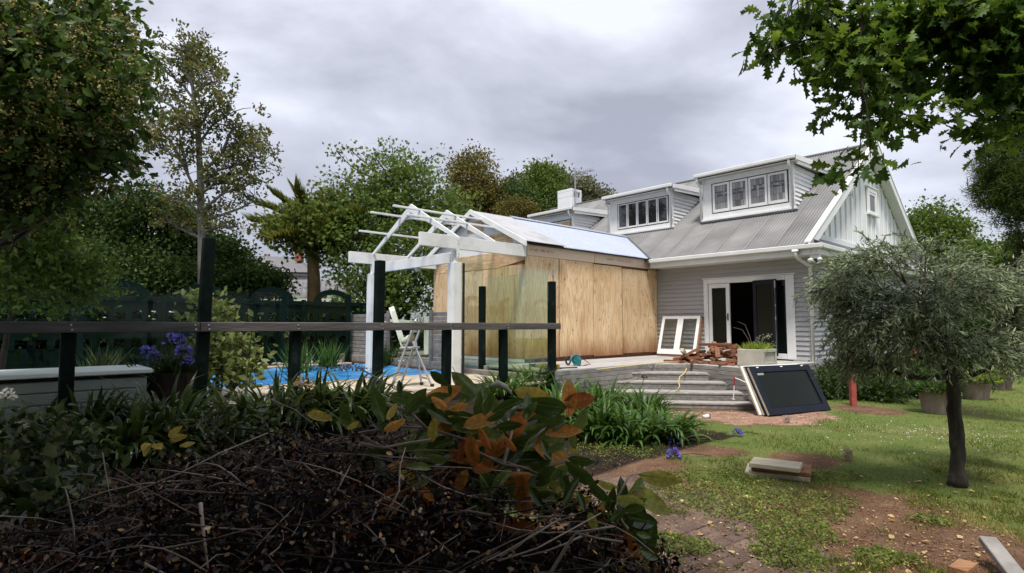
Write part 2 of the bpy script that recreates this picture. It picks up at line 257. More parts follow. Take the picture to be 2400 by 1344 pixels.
# ---------------------------------------------------------------- mesh builders
class MB:
    def __init__(s): s.v = []; s.f = []
    def add(s, vs, fs):
        b = len(s.v); s.v += [tuple(float(c) for c in p) for p in vs]; s.f += [tuple(i+b for i in f) for f in fs]; return s
    def box(s, x0, x1, y0, y1, z0, z1, c=0.004):
        return s.obox(((x0+x1)/2, (y0+y1)/2, (z0+z1)/2), (1, 0, 0), (0, 1, 0), (0, 0, 1), abs(x1-x0), abs(y1-y0), abs(z1-z0), c)
    def obox(s, ce, ax, ay, az, lx, ly, lz, c=0.004):
        ce = Vector(ce); ax = Vector(ax); ay = Vector(ay); az = Vector(az); h = (lx/2, ly/2, lz/2)
        c = min(c, min(h)*.45)
        def P(x, y, z): return ce + ax*x + ay*y + az*z
        if c <= 0:
            vs = [P(sx*h[0], sy*h[1], sz*h[2]) for sx in (-1, 1) for sy in (-1, 1) for sz in (-1, 1)]
            return s.add(vs, [(0, 1, 3, 2), (4, 6, 7, 5), (0, 4, 5, 1), (2, 3, 7, 6), (0, 2, 6, 4), (1, 5, 7, 3)])
        vs = []; idx = {}
        for sx in (-1, 1):
            for sy in (-1, 1):
                for sz in (-1, 1):
                    for k in range(3):
                        d = [h[0], h[1], h[2]]
                        for j in range(3):
                            if j != k: d[j] -= c
                        idx[(sx, sy, sz, k)] = len(vs); vs.append(P(sx*d[0], sy*d[1], sz*d[2]))
        I = lambda *a: idx[a]
        fs = []
        for sg in (-1, 1):
            q = [I(sg, -1, -1, 0), I(sg, 1, -1, 0), I(sg, 1, 1, 0), I(sg, -1, 1, 0)]; fs.append(tuple(q if sg > 0 else q[::-1]))
            q = [I(-1, sg, -1, 1), I(1, sg, -1, 1), I(1, sg, 1, 1), I(-1, sg, 1, 1)]; fs.append(tuple(q[::-1] if sg > 0 else q))
            q = [I(-1, -1, sg, 2), I(1, -1, sg, 2), I(1, 1, sg, 2), I(-1, 1, sg, 2)]; fs.append(tuple(q if sg > 0 else q[::-1]))
        for a in (-1, 1):
            for b in (-1, 1):
                fs.append((I(a, b, -1, 0), I(a, b, 1, 0), I(a, b, 1, 1), I(a, b, -1, 1)))
                fs.append((I(a, -1, b, 0), I(a, 1, b, 0), I(a, 1, b, 2), I(a, -1, b, 2)))
                fs.append((I(-1, a, b, 1), I(1, a, b, 1), I(1, a, b, 2), I(-1, a, b, 2)))
                for d in (-1, 1): fs.append((I(a, b, d, 0), I(a, b, d, 1), I(a, b, d, 2)))
        return s.add(vs, fs)
    def beam(s, p, q, wd, ht, up=(0, 0, 1), c=0.004):          # bar from p to q, wd across, ht along "up"
        p = Vector(p); q = Vector(q); d = (q-p); ln = d.length; d.normalize(); u = Vector(up); sd_ = d.cross(u)
        if sd_.length < 1e-6: sd_ = d.cross(Vector((1, 0, 0)))
        sd_.normalize(); u2 = sd_.cross(d)
        return s.obox((p+q)/2, d, sd_, u2, ln, wd, ht, c)
    def tube(s, pts, rad, n=6, cap=True):
        pts = [Vector(p) for p in pts]; k = len(pts)
        if isinstance(rad, (int, float)): rad = [rad]*k
        b = len(s.v); prev = None
        for i, p in enumerate(pts):
            d = (pts[min(i+1, k-1)] - pts[max(i-1, 0)]); d = d.normalized() if d.length > 1e-9 else Vector((0, 0, 1))
            if prev is None:
                a = d.orthogonal().normalized()
            else:
                a = prev - d*prev.dot(d); a = a.normalized() if a.length > 1e-6 else d.orthogonal().normalized()
            prev = a; c = d.cross(a)
            for j in range(n):
                t = 2*PI*j/n; s.v.append(tuple(p + (a*math.cos(t)+c*math.sin(t))*rad[i]))
        for i in range(k-1):
            for j in range(n):
                s.f.append((b+i*n+j, b+i*n+(j+1) % n, b+(i+1)*n+(j+1) % n, b+(i+1)*n+j))
        if cap:
            s.f.append(tuple(b+j for j in range(n))[::-1]); s.f.append(tuple(b+(k-1)*n+j for j in range(n)))
        return s
    def lathe(s, prof, ce=(0, 0, 0), n=20):
        b = len(s.v)
        for r, z in prof:
            for j in range(n):
                t = 2*PI*j/n; s.v.append((ce[0]+r*math.cos(t), ce[1]+r*math.sin(t), ce[2]+z))
        for i in range(len(prof)-1):
            for j in range(n): s.f.append((b+i*n+j, b+i*n+(j+1) % n, b+(i+1)*n+(j+1) % n, b+(i+1)*n+j))
        return s
    def prism(s, poly, n, th):                                   # planar polygon (3D points) pushed th along n
        n = Vector(n).normalized()*th; k = len(poly); a = [Vector(p) for p in poly]
        vs = a + [p+n for p in a]
        fs = [tuple(range(k))[::-1], tuple(range(k, 2*k))] + [(i, (i+1) % k, k+(i+1) % k, k+i) for i in range(k)]
        return s.add(vs, fs)

def link(name, me, mat, parent=None):
    o = bpy.data.objects.new(name, me); COL.objects.link(o)
    if mat is not None and len(me.materials) == 0: me.materials.append(mat)
    if parent is not None: o.parent = parent
    return o
def mk(name, mb, mat, base=(0, 0, 0), smooth=False):
    me = bpy.data.meshes.new(name); b = Vector(tuple(float(x) for x in base))
    me.from_pydata([tuple(Vector(p)-b) for p in mb.v], [], mb.f); me.validate(); me.update()
    if smooth: me.polygons.foreach_set('use_smooth', [True]*len(me.polygons))
    me.materials.append(mat)
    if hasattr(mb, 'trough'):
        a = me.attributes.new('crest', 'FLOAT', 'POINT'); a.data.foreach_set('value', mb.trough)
    return me
def fast(name, V, Fc, mat, rnd=None, smooth=False):
    V = np.asarray(V, np.float32); Fc = np.asarray(Fc, np.int32); nf, k = Fc.shape
    me = bpy.data.meshes.new(name); me.vertices.add(len(V)); me.vertices.foreach_set('co', V.ravel())
    me.loops.add(nf*k); me.loops.foreach_set('vertex_index', Fc.ravel()); me.polygons.add(nf)
    me.polygons.foreach_set('loop_start', np.arange(0, nf*k, k, dtype=np.int32)); me.update(calc_edges=True)
    if rnd is not None:
        a = me.attributes.new('rnd', 'FLOAT', 'FACE'); a.data.foreach_set('value', np.asarray(rnd, np.float32))
    if smooth: me.polygons.foreach_set('use_smooth', np.ones(nf, bool))
    me.materials.append(mat); return me
def tag(o, label=None, cat=None, group=None, kind=None):
    if label: o['label'] = label
    if cat: o['category'] = cat
    if group: o['group'] = group
    if kind: o['kind'] = kind
    return o
class T:                                                          # a thing: an Empty at its base that parents its parts
    def __init__(s, name, label, cat, base=(0, 0, 0), house=True, group=None, kind=None):
        s.base = np.asarray(base, float); s.house = house
        s.o = bpy.data.objects.new(name, None); COL.objects.link(s.o); s.o.empty_display_size = .2
        s.o.location = W(base) if house else tuple(s.base); s.o.rotation_euler = (0, 0, A0 if house else 0)
        tag(s.o, label, cat, group, kind)
    def part(s, name, mb, mat, under=None, kind=None, smooth=False, label=None):
        o = link(name, mk(name, mb, mat, s.base, smooth), mat, under or s.o)
        if kind: o['kind'] = kind
        if label: o['label'] = label
        return o
    def raw(s, name, me, under=None, kind=None):
        o = link(name, me, None, under or s.o)
        if kind: o['kind'] = kind
        return o
def single(name, label, cat, mb, mat, base, house=True, group=None, smooth=False, kind=None):
    o = link(name, mk(name, mb, mat, base, smooth), mat); o.location = W(base) if house else tuple(base); o.rotation_euler = (0, 0, A0 if house else 0)
    return tag(o, label, cat, group, kind)

# leaf templates: (verts, faces) with the leaf along +y, width along x, face towards +z
def t_leaf(wd=.3): return np.array([(0, 0, 0), (-wd, .42, .07), (wd, .42, .07), (0, 1, -.06)]), np.array([(0, 2, 3), (0, 3, 1)])
def t_oval(wd=.28): return np.array([(0, 0, 0), (wd*.8, .28, .05), (wd, .58, .06), (0, 1, -.08), (-wd, .58, .06), (-wd*.8, .28, .05), (0, .45, 0)]), np.array([(0, 1, 6), (1, 2, 6), (2, 3, 6), (3, 4, 6), (4, 5, 6), (5, 0, 6)])
def t_needle(wd=.05): return np.array([(-wd, 0, 0), (wd, 0, 0), (0, 1, 0)]), np.array([(0, 1, 2)])
def t_oak():
    pr = [(.0, .03), (.12, .14), (.07, .22), (.24, .34), (.12, .43), (.33, .60), (.15, .66), (.24, .83), (.09, .85), (0, 1.0)]
    R = [(x, y, abs(x)*.25) for x, y in pr]; Lf = [(-x, y, abs(x)*.25) for x, y in pr[1:-1]]
    V = [(0, 0, 0)] + R[1:-1] + [(0, 1, -.08)] + Lf[::-1]; n = len(V)
    V.append((0, .45, 0)); c = n
    return np.array(V), np.array([(c, i, (i+1) % n) for i in range(n)])
def t_maple():
    an = [90, 68, 50, 30, 8, -25, -90, -155, 172, 150, 130, 112]; rr = [1, .5, .85, .42, .72, .3, .12, .3, .72, .42, .85, .5]
    V = [(r*math.cos(math.radians(a))*.5, .35+r*math.sin(math.radians(a))*.6, .04*(r-.5)) for a, r in zip(an, rr)]; n = len(V); V.append((0, .35, 0))
    return np.array(V), np.array([(n, (i+1) % n, i) for i in range(n)])

def scatter(P, D, S, tmpl, droop=0.0, flat=.0):
    """leaves at P, axis D, size S -> V, F, rnd."""
    tv, tf = tmpl; n = len(P); D = np.asarray(D, float).copy(); D[:, 2] -= droop
    D /= np.linalg.norm(D, axis=1)[:, None] + 1e-9
    r = rng.normal(size=(n, 3)); r[:, 2] += flat*3
    X = np.cross(D, r); X /= np.linalg.norm(X, axis=1)[:, None] + 1e-9
    Z = np.cross(X, D)
    V = P[:, None, :] + S[:, None, None]*(tv[None, :, 0:1]*X[:, None, :] + tv[None, :, 1:2]*D[:, None, :] + tv[None, :, 2:3]*Z[:, None, :])
    k = len(tv); Fc = (tf[None] + (np.arange(n)*k)[:, None, None]).reshape(-1, tf.shape[1])
    rn = np.repeat(rng.random(n), len(tf))
    return V.reshape(-1, 3), Fc, rn
def merge(lst):
    Vs, Fs, Rs, b = [], [], [], 0
    for V, Fc, r in lst: Vs.append(V); Fs.append(Fc+b); Rs.append(r); b += len(V)
    return np.concatenate(Vs), np.concatenate(Fs), np.concatenate(Rs)
def unit(n):
    v = rng.normal(size=(n, 3)); return v/np.linalg.norm(v, axis=1)[:, None]
def leaf_obj(name, me, p, d, size, parent, base, roll=None):
    d = Vector(tuple(d)).normalized(); q = d.to_track_quat('Y', 'Z')
    o = bpy.data.objects.new(name, me); COL.objects.link(o); o.parent = parent
    o.rotation_mode = 'QUATERNION'; o.rotation_quaternion = q @ Quaternion((0, 1, 0), random.uniform(-1.2, 1.2) if roll is None else roll)
    o.location = tuple(np.asarray(p)-np.asarray(base)); o.scale = (size, size, size); return o
def curve3(a, b, sag=0., n=6, wob=0.):
    a = np.asarray(a, float); b = np.asarray(b, float); out = []
    ln = np.linalg.norm(b-a)
    off = rng.normal(size=3)*wob*ln
    for i in range(n):
        t = i/(n-1); p = a+(b-a)*t; p = p + off*math.sin(PI*t) + np.array([0, 0, sag*ln*math.sin(PI*t)]); out.append(p)
    return out

def tree(name, label, trunk, tr, blobs, ncl, nper, lsize, lmat, tmpl, bark=BARK, group=None, cat='tree', rc=.32, droop=.2, twigs=True, surf=.55, flat=0., rad_min=.012, objs=0, objsize=1., objname='leaf', hubs=None, rmax=1.):
    """trunk: world points, tr: (r0, r1); blobs: (centre, rx, ry, rz[, weight]). Leaves sit in clusters, clusters sit in blobs."""
    base = np.asarray(trunk[0], float); t = T(name, label, cat, base, False, group)
    tp = [np.asarray(p, float) for p in trunk]; k = len(tp)
    rads = [tr[0]+(tr[1]-tr[0])*(i/max(1, k-1))**.8 for i in range(k)]
    rp, rr_ = [], []
    for i in range(k-1):
        for j in range(5):
            f_ = j/5; rp.append(tp[i]+(tp[i+1]-tp[i])*f_+(rng.normal(size=3)*rads[i]*.07 if i+j else 0)); rr_.append((rads[i]+(rads[i+1]-rads[i])*f_)*random.uniform(.93, 1.08)*(1+.35*max(0, 1-(i*5+j)/2.5)))
    rp.append(tp[-1]); rr_.append(rads[-1])
    t.part('trunk', MB().tube(rp, rr_, 10), bark, smooth=True)
    Wt = np.array([b[4] if len(b) > 4 else b[1]*b[2]*b[3] for b in blobs]); Wt = Wt/Wt.sum()
    clP, clD = [], []
    for b, wt in zip(blobs, Wt):
        c = np.asarray(b[0], float); R = np.array(b[1:4]); m = max(2, int(round(ncl*wt)))
        u = unit(m); rr = (rng.random(m)*(1-surf)+surf)**(1/2.2) * (1+.12*rng.normal(size=m))
        cp = c + u*rr[:, None]*R
        below = [i for i in range(k) if tp[i][2] < c[2]-.15*R[2]] or [0]
        j = min(below, key=lambda i: np.linalg.norm(tp[i]-c)+.25*abs(tp[i][2]-c[2]+np.linalg.norm((tp[i]-c)[:2])*.8))
        s_ = tp[j] if hubs is None else min(hubs, key=lambda h: np.linalg.norm(h-c))
        br = MB(); path = curve3(s_, c, -.04, 7, .06); r0 = min(rads[j]*.75, .022*np.linalg.norm(c-s_)+.015, rmax); r0 = max(r0, rad_min)
        br.tube(path, [r0*(1-.7*i/6) for i in range(7)], 6)
        if twigs:
            for q in cp[::max(1, len(cp)//26)]:
                s0 = path[random.randint(3, 6)]; r_ = max(r0*.32, .0035); br.tube(curve3(s0, q, .04, 4, .08), [r_, r_*.8, r_*.6, r_*.3], 4, False)
        t.part('branch', br, bark, smooth=True)
        clP.append(cp); clD.append(u)
    clP = np.concatenate(clP); clD = np.concatenate(clD)
    n = len(clP)*nper
    Pn = np.repeat(clP, nper, 0) + rng.normal(size=(n, 3))*rc*np.array([1, 1, .75])*.6
    Dn = np.repeat(clD, nper, 0)*.6 + unit(n)
    Sn = lsize*(.65+.7*rng.random(n))
    V, Fc, rn = scatter(Pn-base, Dn, Sn, tmpl, droop, flat)
    t.raw('crown', fast('crown', V, Fc, lmat, rn), kind='stuff')
    t.clP, t.clD = clP, clD
    if objs:
        d2 = np.linalg.norm(Pn - np.array([0, 0, EYE]), axis=1); ii = np.argsort(d2)[:objs*6:6]
        me = fast(objname, tmpl[0], tmpl[1], lmat, np.zeros(len(tmpl[1])))
        for i in ii: leaf_obj(objname, me, Pn[i]+.25*lsize*unit(1)[0], Dn[i]-np.array([0, 0, droop]), lsize*objsize*(.8+.4*random.random()), t.o, base)
    return t
def blob(px, py, Y, rpx, rpy, ry=None, wt=None):
    s = Y/F_PX; c = at(px, py, Y); b = (c, rpx*s, ry if ry else (rpx+rpy)/2*s, rpy*s)
    return b + ((wt,) if wt else ())
#@@SETTING
# ---------------------------------------------------------------- ground
def sstep(a, b, x): t = np.clip((x-a)/(b-a), 0, 1); return t*t*(3-2*t)
def ground_z(X, Y):
    X = np.asarray(X, float); Y = np.asarray(Y, float)
    hx = (X-HB[0])*RX[0] + (Y-HB[1])*RX[1]; hy = (X-HB[0])*RY[0] + (Y-HB[1])*RY[1]
    bed = .40*(1-sstep(-2.2, .3, hx))*(1-sstep(-7.4, -6.2, hy))*(hx > -2.3)
    z = np.where((hx <= -2.3) & (hy < -6.2), .30, 0.) ; z = np.where((hx < -9.7) & (hy < 2), .50, z)
    return np.maximum(z, bed) + .015*np.sin(X*1.7+Y*.6)*np.sin(Y*1.3-X*.4)*(hx > -2.2)
def ell(px, py, rx, ry):
    c = gp(px, py); return (c[0], c[1], rx/F_PX*c[1], abs(gp(px, py-ry)[1]-gp(px, py+ry)[1])/2)
DIRT = [ell(1480, 1095, 170, 40), ell(1660, 1058, 110, 16), ell(1570, 1160, 170, 60), ell(1680, 1270, 260, 90), ell(2020, 1190, 210, 60), ell(2230, 1280, 260, 75), ell(1940, 1250, 160, 120), ell(1740, 972, 190, 26), ell(2030, 962, 80, 14), ell(1440, 1200, 200, 160), ell(1880, 1075, 90, 22)]
CLOV = [ell(1700, 1175, 190, 70), ell(1830, 1235, 120, 80), ell(1880, 1180, 150, 45), ell(1560, 1285, 120, 40), ell(1460, 1060, 90, 20), ell(1720, 1130, 110, 30), ell(2180, 1220, 60, 18), ell(1960, 1118, 90, 14), ell(1850, 1300, 100, 60), ell(2060, 1310, 120, 30), ell(1400, 1050, 100, 22), ell(1600, 1120, 100, 22)]
def emask(E, X, Y):
    m = np.zeros_like(X)
    for cx, cy, rx, ry in E: m = np.maximum(m, 1.25-np.hypot((X-cx)/rx, (Y-cy)/ry))
    return m
def nz2(X, Y, s=1.):
    return (np.sin(X*3.1*s+1.3)*np.sin(Y*2.7*s+.4)+.6*np.sin(X*7.3*s+Y*5.1*s)*np.sin(Y*6.7*s-X*3.9*s+2)+.35*np.sin(X*15*s-Y*11*s+1)*np.sin(X*9*s+Y*17*s))/1.95
xs = np.concatenate([np.linspace(-60, -9, 26), np.arange(-8.9, 9, .1), np.linspace(9.2, 60, 40)])
ys = np.concatenate([np.linspace(-30, 0, 16), np.arange(.1, 14, .1), np.linspace(14.2, 90, 50)])
XX, YY = np.meshgrid(xs, ys); ZZ = ground_z(XX, YY)
nx, ny = len(xs), len(ys)
I0 = (np.arange(ny-1)[:, None]*nx + np.arange(nx-1)[None]).ravel()
gme = fast('ground', np.stack([XX.ravel(), YY.ravel(), ZZ.ravel()], 1), np.stack([I0, I0+1, I0+nx+1, I0+nx], 1), M('tmp', [(1, 1, 1), (1, 1, 1)]), None, True)
at_ = gme.attributes.new('dirt', 'FLOAT', 'POINT'); at_.data.foreach_set('value', np.clip(emask(DIRT, XX, YY)+.25*nz2(XX, YY), 0, 1).ravel().astype(np.float32))
hxg = (XX-HB[0])*RX[0]+(YY-HB[1])*RX[1]; hyg = (XX-HB[0])*RY[0]+(YY-HB[1])*RY[1]
bedm = np.maximum(((hxg < 1.2) & (hyg < -6.2)).astype(float), (hxg < -2.2).astype(float))
ab_ = gme.attributes.new('bed', 'FLOAT', 'POINT'); ab_.data.foreach_set('value', bedm.ravel().astype(np.float32))
def groundM():
    m = bpy.data.materials.new('lawn_and_red_soil'); m.use_nodes = True; t = m.node_tree; b = t.nodes['Principled BSDF']; n = t.nodes.new; l = t.links.new
    co = n('ShaderNodeTexCoord')
    def noise(s, d=6, r=.6):
        z = n('ShaderNodeTexNoise'); z.inputs['Scale'].default_value = s; z.inputs['Detail'].default_value = d; z.inputs['Roughness'].default_value = r; l(co.outputs['Object'], z.inputs['Vector']); return z.outputs['Fac']
    def ramp(f, cs):
        r = n('ShaderNodeValToRGB'); e = r.color_ramp.elements
        e[0].position, e[0].color = cs[0][0], (*cs[0][1], 1); e[1].position, e[1].color = cs[-1][0], (*cs[-1][1], 1)
        for p, c in cs[1:-1]: x = e.new(p); x.color = (*c, 1)
        l(f, r.inputs['Fac']); return r.outputs['Color']
    def mix(f, a, c):
        x = n('ShaderNodeMix'); x.data_type = 'RGBA'; l(f, x.inputs['Factor']); l(a, x.inputs['A']); l(c, x.inputs['B']); return x.outputs['Result']
    lawn = mix(noise(30, 8, .7), ramp(noise(1.1), [(.3, (.07, .12, .024)), (.5, (.105, .135, .035)), (.66, (.22, .185, .085))]), ramp(noise(60), [(.35, (.055, .10, .02)), (.65, (.18, .21, .06))]))
    dirt = mix(noise(22, 8, .7), ramp(noise(2.6), [(.3, (.06, .032, .019)), (.5, (.145, .078, .048)), (.68, (.25, .155, .10))]), ramp(noise(90), [(.35, (.07, .04, .028)), (.62, (.20, .12, .075)), (.75, (.38, .28, .20))]))
    soil = ramp(noise(14), [(.3, (.010, .008, .006)), (.6, (.03, .022, .016)), (.8, (.06, .045, .03))])
    ad = n('ShaderNodeAttribute'); ad.attribute_name = 'dirt'; ab = n('ShaderNodeAttribute'); ab.attribute_name = 'bed'
    s = n('ShaderNodeMath'); s.operation = 'ADD'; l(ad.outputs['Fac'], s.inputs[0]); l(noise(9, 8, .7), s.inputs[1])
    mr = n('ShaderNodeMapRange'); mr.inputs['From Min'].default_value = .72; mr.inputs['From Max'].default_value = .98; l(s.outputs[0], mr.inputs['Value'])
    c = mix(mr.outputs[0], lawn, dirt); c = mix(ab.outputs['Fac'], c, soil); l(c, b.inputs['Base Color'])
    b.inputs['Roughness'].default_value = .95; b.inputs['Specular IOR Level'].default_value = .1
    bp = n('ShaderNodeBump'); bp.inputs['Strength'].default_value = .7; bp.inputs['Distance'].default_value = .03; l(noise(40, 8, .75), bp.inputs['Height']); l(bp.outputs[0], b.inputs['Normal'])
    return m
gme.materials.clear(); gme.materials.append(groundM())
go = link('ground', gme, None); go['kind'] = 'structure'

# brick paving: pavers laid in the soil, some swallowed by the weeds
bp_ = T('brick_paving', None, None, (0, 0, 0), False, kind='structure')
pme = mk('paver', MB().box(-.112, .112, -.054, .054, -.06, 0, .006), BRICKP); pmr = mk('paver', MB().box(-.112, .112, -.054, .054, -.06, 0, .006), BRICKR)
PAVED = [ell(1600, 1205, 160, 62), ell(1720, 1310, 240, 70), ell(1480, 1170, 110, 60)]
PADE = [ell(1740, 968, 185, 24)]
def pave(E, me, ang, x0, x1, y0, y1, lim, zt, jit):
    ca, sa = math.cos(ang), math.sin(ang); n = 0; c = []
    for i in range(-80, 80):
        for j in range(-120, 120):
            u = i*.23 + (j % 2)*.115; v = j*.113; X = u*ca-v*sa+1.9; Y = u*sa+v*ca+6
            if x0 < X < x1 and y0 < Y < y1: 
                m = float(emask(E, np.array(X), np.array(Y)))+.14*math.sin(X*4)*math.sin(Y*5)
                if m > .2: c.append((Y, X))
    c.sort(); c = c[:lim]
    for Y, X in c:
        o = link('paver', me, None, bp_.o); o.location = (X, Y, float(ground_z(X, Y))+zt+random.uniform(-jit, jit*.5)); o.rotation_euler = (random.uniform(-.02, .02), random.uniform(-.02, .02), ang+random.uniform(-.025, .025))
pave(PAVED, pme, math.radians(38), 0, 4.2, 3.1, 6.6, 170, .012, .006)
pave(PADE, pmr, math.radians(-6), 2.6, 6.5, 8.6, 12.0, 130, .010, .006)

# pool: paved surround, coping, blue cover
pv = T('pool_paving', None, None, (0, 0, 0), True, kind='structure')
pv.part('bedding', MB().box(-4.9, -2.26, -17, -6.5, .28, .515, 0), SOIL)
pav = mk('paving_slab', MB().box(-.293, .293, -.293, .293, -.045, 0, .008), PAVE)
for i in range(4):
    for j in range(17):
        o = link('paving_slab', pav, None, pv.o); o.location = (-2.57-.6*i, -6.85-.6*j, .562+random.uniform(-.004, .003)); o.rotation_euler = (random.uniform(-.006, .006), random.uniform(-.006, .006), random.uniform(-.01, .01))
cop = mk('coping_tile', MB().box(-.13, .13, -.148, .148, -.05, 0, .018), COPING)
for j in range(34):
    o = link('coping_tile', cop, None, pv.o); o.location = (-4.80, -6.72-.3*j, .567)
    if j < 30:
        o = link('coping_tile', cop, None, pv.o); o.location = (-9.72, -6.9-.3*j, .555)
gx, gy = np.meshgrid(np.linspace(-9.62, -4.90, 70), np.linspace(-15, -6.62, 120))
gz_ = .485+.028*np.sin(gx*5+1.3*np.sin(gy*2.1))*np.sin(gy*3.7+gx)+.016*np.sin(gx*13+gy*9+2*np.sin(gx*3))*np.sin(gy*2.3)+.06*np.exp(-((gy+6.62)/.12)**2)
nX = 70; I0 = (np.arange(119)[:, None]*nX+np.arange(69)[None]).ravel()
cme = fast('pool_cover', np.stack([gx.ravel(), gy.ravel(), gz_.ravel()], 1), np.stack([I0, I0+1, I0+nX+1, I0+nX], 1), BLUE, None, True)
co_ = link('pool_cover', cme, None); co_.location = W((0, 0, 0)); co_.rotation_euler = (0, 0, A0); tag(co_, 'bright blue wrinkled cover spread over the swimming pool', 'pool cover')
# litter that has blown on to the cover
P = np.stack([-9+1.6*rng.random(160), -7.6+1.0*rng.random(160)*0+rng.normal(size=160)*.35, np.full(160, .53)], 1)
V, Fc, rn = scatter(P, unit(160), .05+.06*rng.random(160), t_leaf(.35), 0, 1)
lo_ = link('leaf_litter', fast('leaf_litter', V, Fc, L_DEAD, rn), None); lo_.location = W((0, 0, 0)); lo_.rotation_euler = (0, 0, A0); lo_['kind'] = 'stuff'
pebs = [mk('river_pebble', MB().lathe([(0, -.5), (.55, -.42), (.95, -.1), (.9, .2), (.5, .45), (0, .5)], n=8), PEBBLE, smooth=True)]
for j in range(70):
    o = link('river_pebble', pebs[0], None); p = (-9.98-.28*random.random(), -13+6.2*j/70+random.uniform(-.05, .05), .56+.02*random.random()); o.location = W(p)
    o.scale = (.05+.05*random.random(), .06+.05*random.random(), .05+.04*random.random()); o.rotation_euler = (random.random(), random.random(), random.random()*6)
    tag(o, 'grey river pebble in the row behind the far pool coping', 'pebble', 'pebbles behind the pool coping')

# ---------------------------------------------------------------- the house
hs = T('weatherboard_house', 'grey and white weatherboard house with three dormers and a corrugated iron roof', 'house')
EAVE_Y, EAVE_Z, SL = -.6, 3.43, .65
RIDGE_Y = 4.8; RIDGE_Z = EAVE_Z+SL*(RIDGE_Y-EAVE_Y); XL = -13.0
def roof_y(z): return EAVE_Y+(z-EAVE_Z)/SL
def roof_z(y): return EAVE_Z+SL*(y-EAVE_Y)
# walls with a real opening and a room behind it
wl = MB()
wl.box(XL, -2.62, .03, .14, .55, 3.22, 0); wl.box(-.40, -.03, .03, .14, .55, 3.22, 0); wl.box(-2.62, -.40, .03, .14, 2.76, 3.22, 0); wl.box(-2.62, -.40, .03, .14, .55, .74, 0)
wl.box(-.14, -.03, .14, 10.2, .55, 3.74, 0); wl.box(XL, XL+.1, .14, 10.2, .55, 3.7, 0); wl.box(XL, -.03, 10.2, 10.3, .55, 3.4, 0)
hs.part('wall', wl, ROOMM)
rm = MB(); rm.box(XL+.1, -.14, .14, 10.2, .70, .74, 0); rm.box(XL+.1, -.14, .14, 10.2, 3.16, 3.2, 0); rm.box(-5.0, -.14, 4.9, 5.0, .74, 3.16, 0); rm.box(-4.9, -4.8, .14, 4.9, .74, 3.16, 0)
hs.part('room', rm, ROOMM)
fd = MB(); fd.box(-4, -.12, .1, .2, -.1, .56, 0); fd.box(-.2, -.1, .2, 10.2, -.1, .56, 0); hs.part('foundation', fd, BLACK)
def board(x0, x1, z, h=.118, y=0.0):            # front weatherboard with a slanted face and a shadow lip
    v = [(x0, y+.03, z), (x0, y-.022, z), (x0, y+.010, z+h), (x0, y+.03, z+h)]
    v2 = [(x1, a[1], a[2]) for a in v]
    return MB().add(v+v2, [(0, 1, 2, 3), (7, 6, 5, 4), (0, 4, 5, 1), (1, 5, 6, 2), (2, 6, 7, 3), (3, 7, 4, 0)])
def sboard(y0, y1, z, x=0.0, h=.118, sg=1):     # the same on a wall that faces +x (or -x)
    v = [(x-sg*.03, y0, z), (x+sg*.022, y0, z), (x-sg*.010, y0, z+h), (x-sg*.03, y0, z+h)]
    return v
nb = 21; hb = (3.19-.77)/nb
for i in range(nb):
    z = .77+hb*i
    if z+hb < 2.86:
        hs.part('weatherboard', board(-4.15, -2.685, z, hb+.006), GREYW); hs.part('weatherboard', board(-.325, .0, z, hb+.006), GREYW)
    else:
        hs.part('weatherboard', board(-4.15, 0.0, z, hb+.006), GREYW)
    a = sboard(-.012, 9.9, z, 0, hb+.006); b = [(p[0], 9.9, p[2]) for p in a]
    hs.part('weatherboard', MB().add(a+b, [(0, 1, 2, 3), (7, 6, 5, 4), (0, 4, 5, 1), (1, 5, 6, 2), (2, 6, 7, 3), (3, 7, 4, 0)]), GREYW)
hs.part('base_board', MB().box(-.4, .02, -.03, .03, .60, .765), GREYW); hs.part('base_board', MB().box(-.03, .03, .04, 9.9, .60, .765), GREYW)
# french doors
df = hs.part('door_frame', MB().box(-2.685, -2.565, -.035, .08, .77, 2.82).box(-.53, -.325, -.035, .08, .77, 2.82).box(-2.562, -.533, -.035, .08, 2.70, 2.82).box(-2.565, -1.95, -.02, .1, .77, .84).box(-1.25, -.53, -.02, .1, .77, .90).box(-1.30, -1.245, -.01, .09, .90, 2.70), WHITE)
hs.part('lintel_cap', MB().box(-2.72, -.29, -.06, .0, 2.825, 2.85), WHITE)
dl = hs.part('door', MB().box(-2.55, -2.46, -.015, .035, .85, 2.69).box(-2.065, -1.965, -.015, .035, .85, 2.69).box(-2.46, -2.065, -.015, .035, 2.58, 2.69).box(-2.46, -2.065, -.015, .035, .85, 1.02), WHITE, label='white glazed french door leaf, closed')
hs.part('pane', MB().box(-2.458, -2.067, .005, .012, 1.022, 2.578, 0), DGLASS, dl)
hs.part('handle', MB().box(-2.03, -2.0, -.035, -.016, 1.72, 1.90).tube([(-2.015, -.03, 1.80), (-2.015, -.06, 1.80), (-2.09, -.065, 1.80)], .008, 6), BLACK, dl)
ang = math.radians(-14); ca, sa = math.cos(ang), math.sin(ang)
def dr(u, v, z): return (-1.33+u*ca-v*sa, -.02+u*sa+v*ca, z)
def dbox(mb, u0, u1, z0, z1, v0=-.02, v1=.02):
    c = dr((u0+u1)/2, (v0+v1)/2, (z0+z1)/2); mb.obox(c, (ca, sa, 0), (-sa, ca, 0), (0, 0, 1), u1-u0, v1-v0, z1-z0, .004); return mb
nd = MB(); dbox(nd, 0, .10, .85, 2.72); dbox(nd, .55, .66, .85, 2.72); dbox(nd, .10, .55, 2.60, 2.72); dbox(nd, .10, .55, .85, 1.0)
dk = hs.part('door', nd, NAVY, label='navy glazed french door leaf, swung open')
hs.part('pane', dbox(MB(), .101, .549, 1.001, 2.599, -.004, .004), DGLASS, dk)
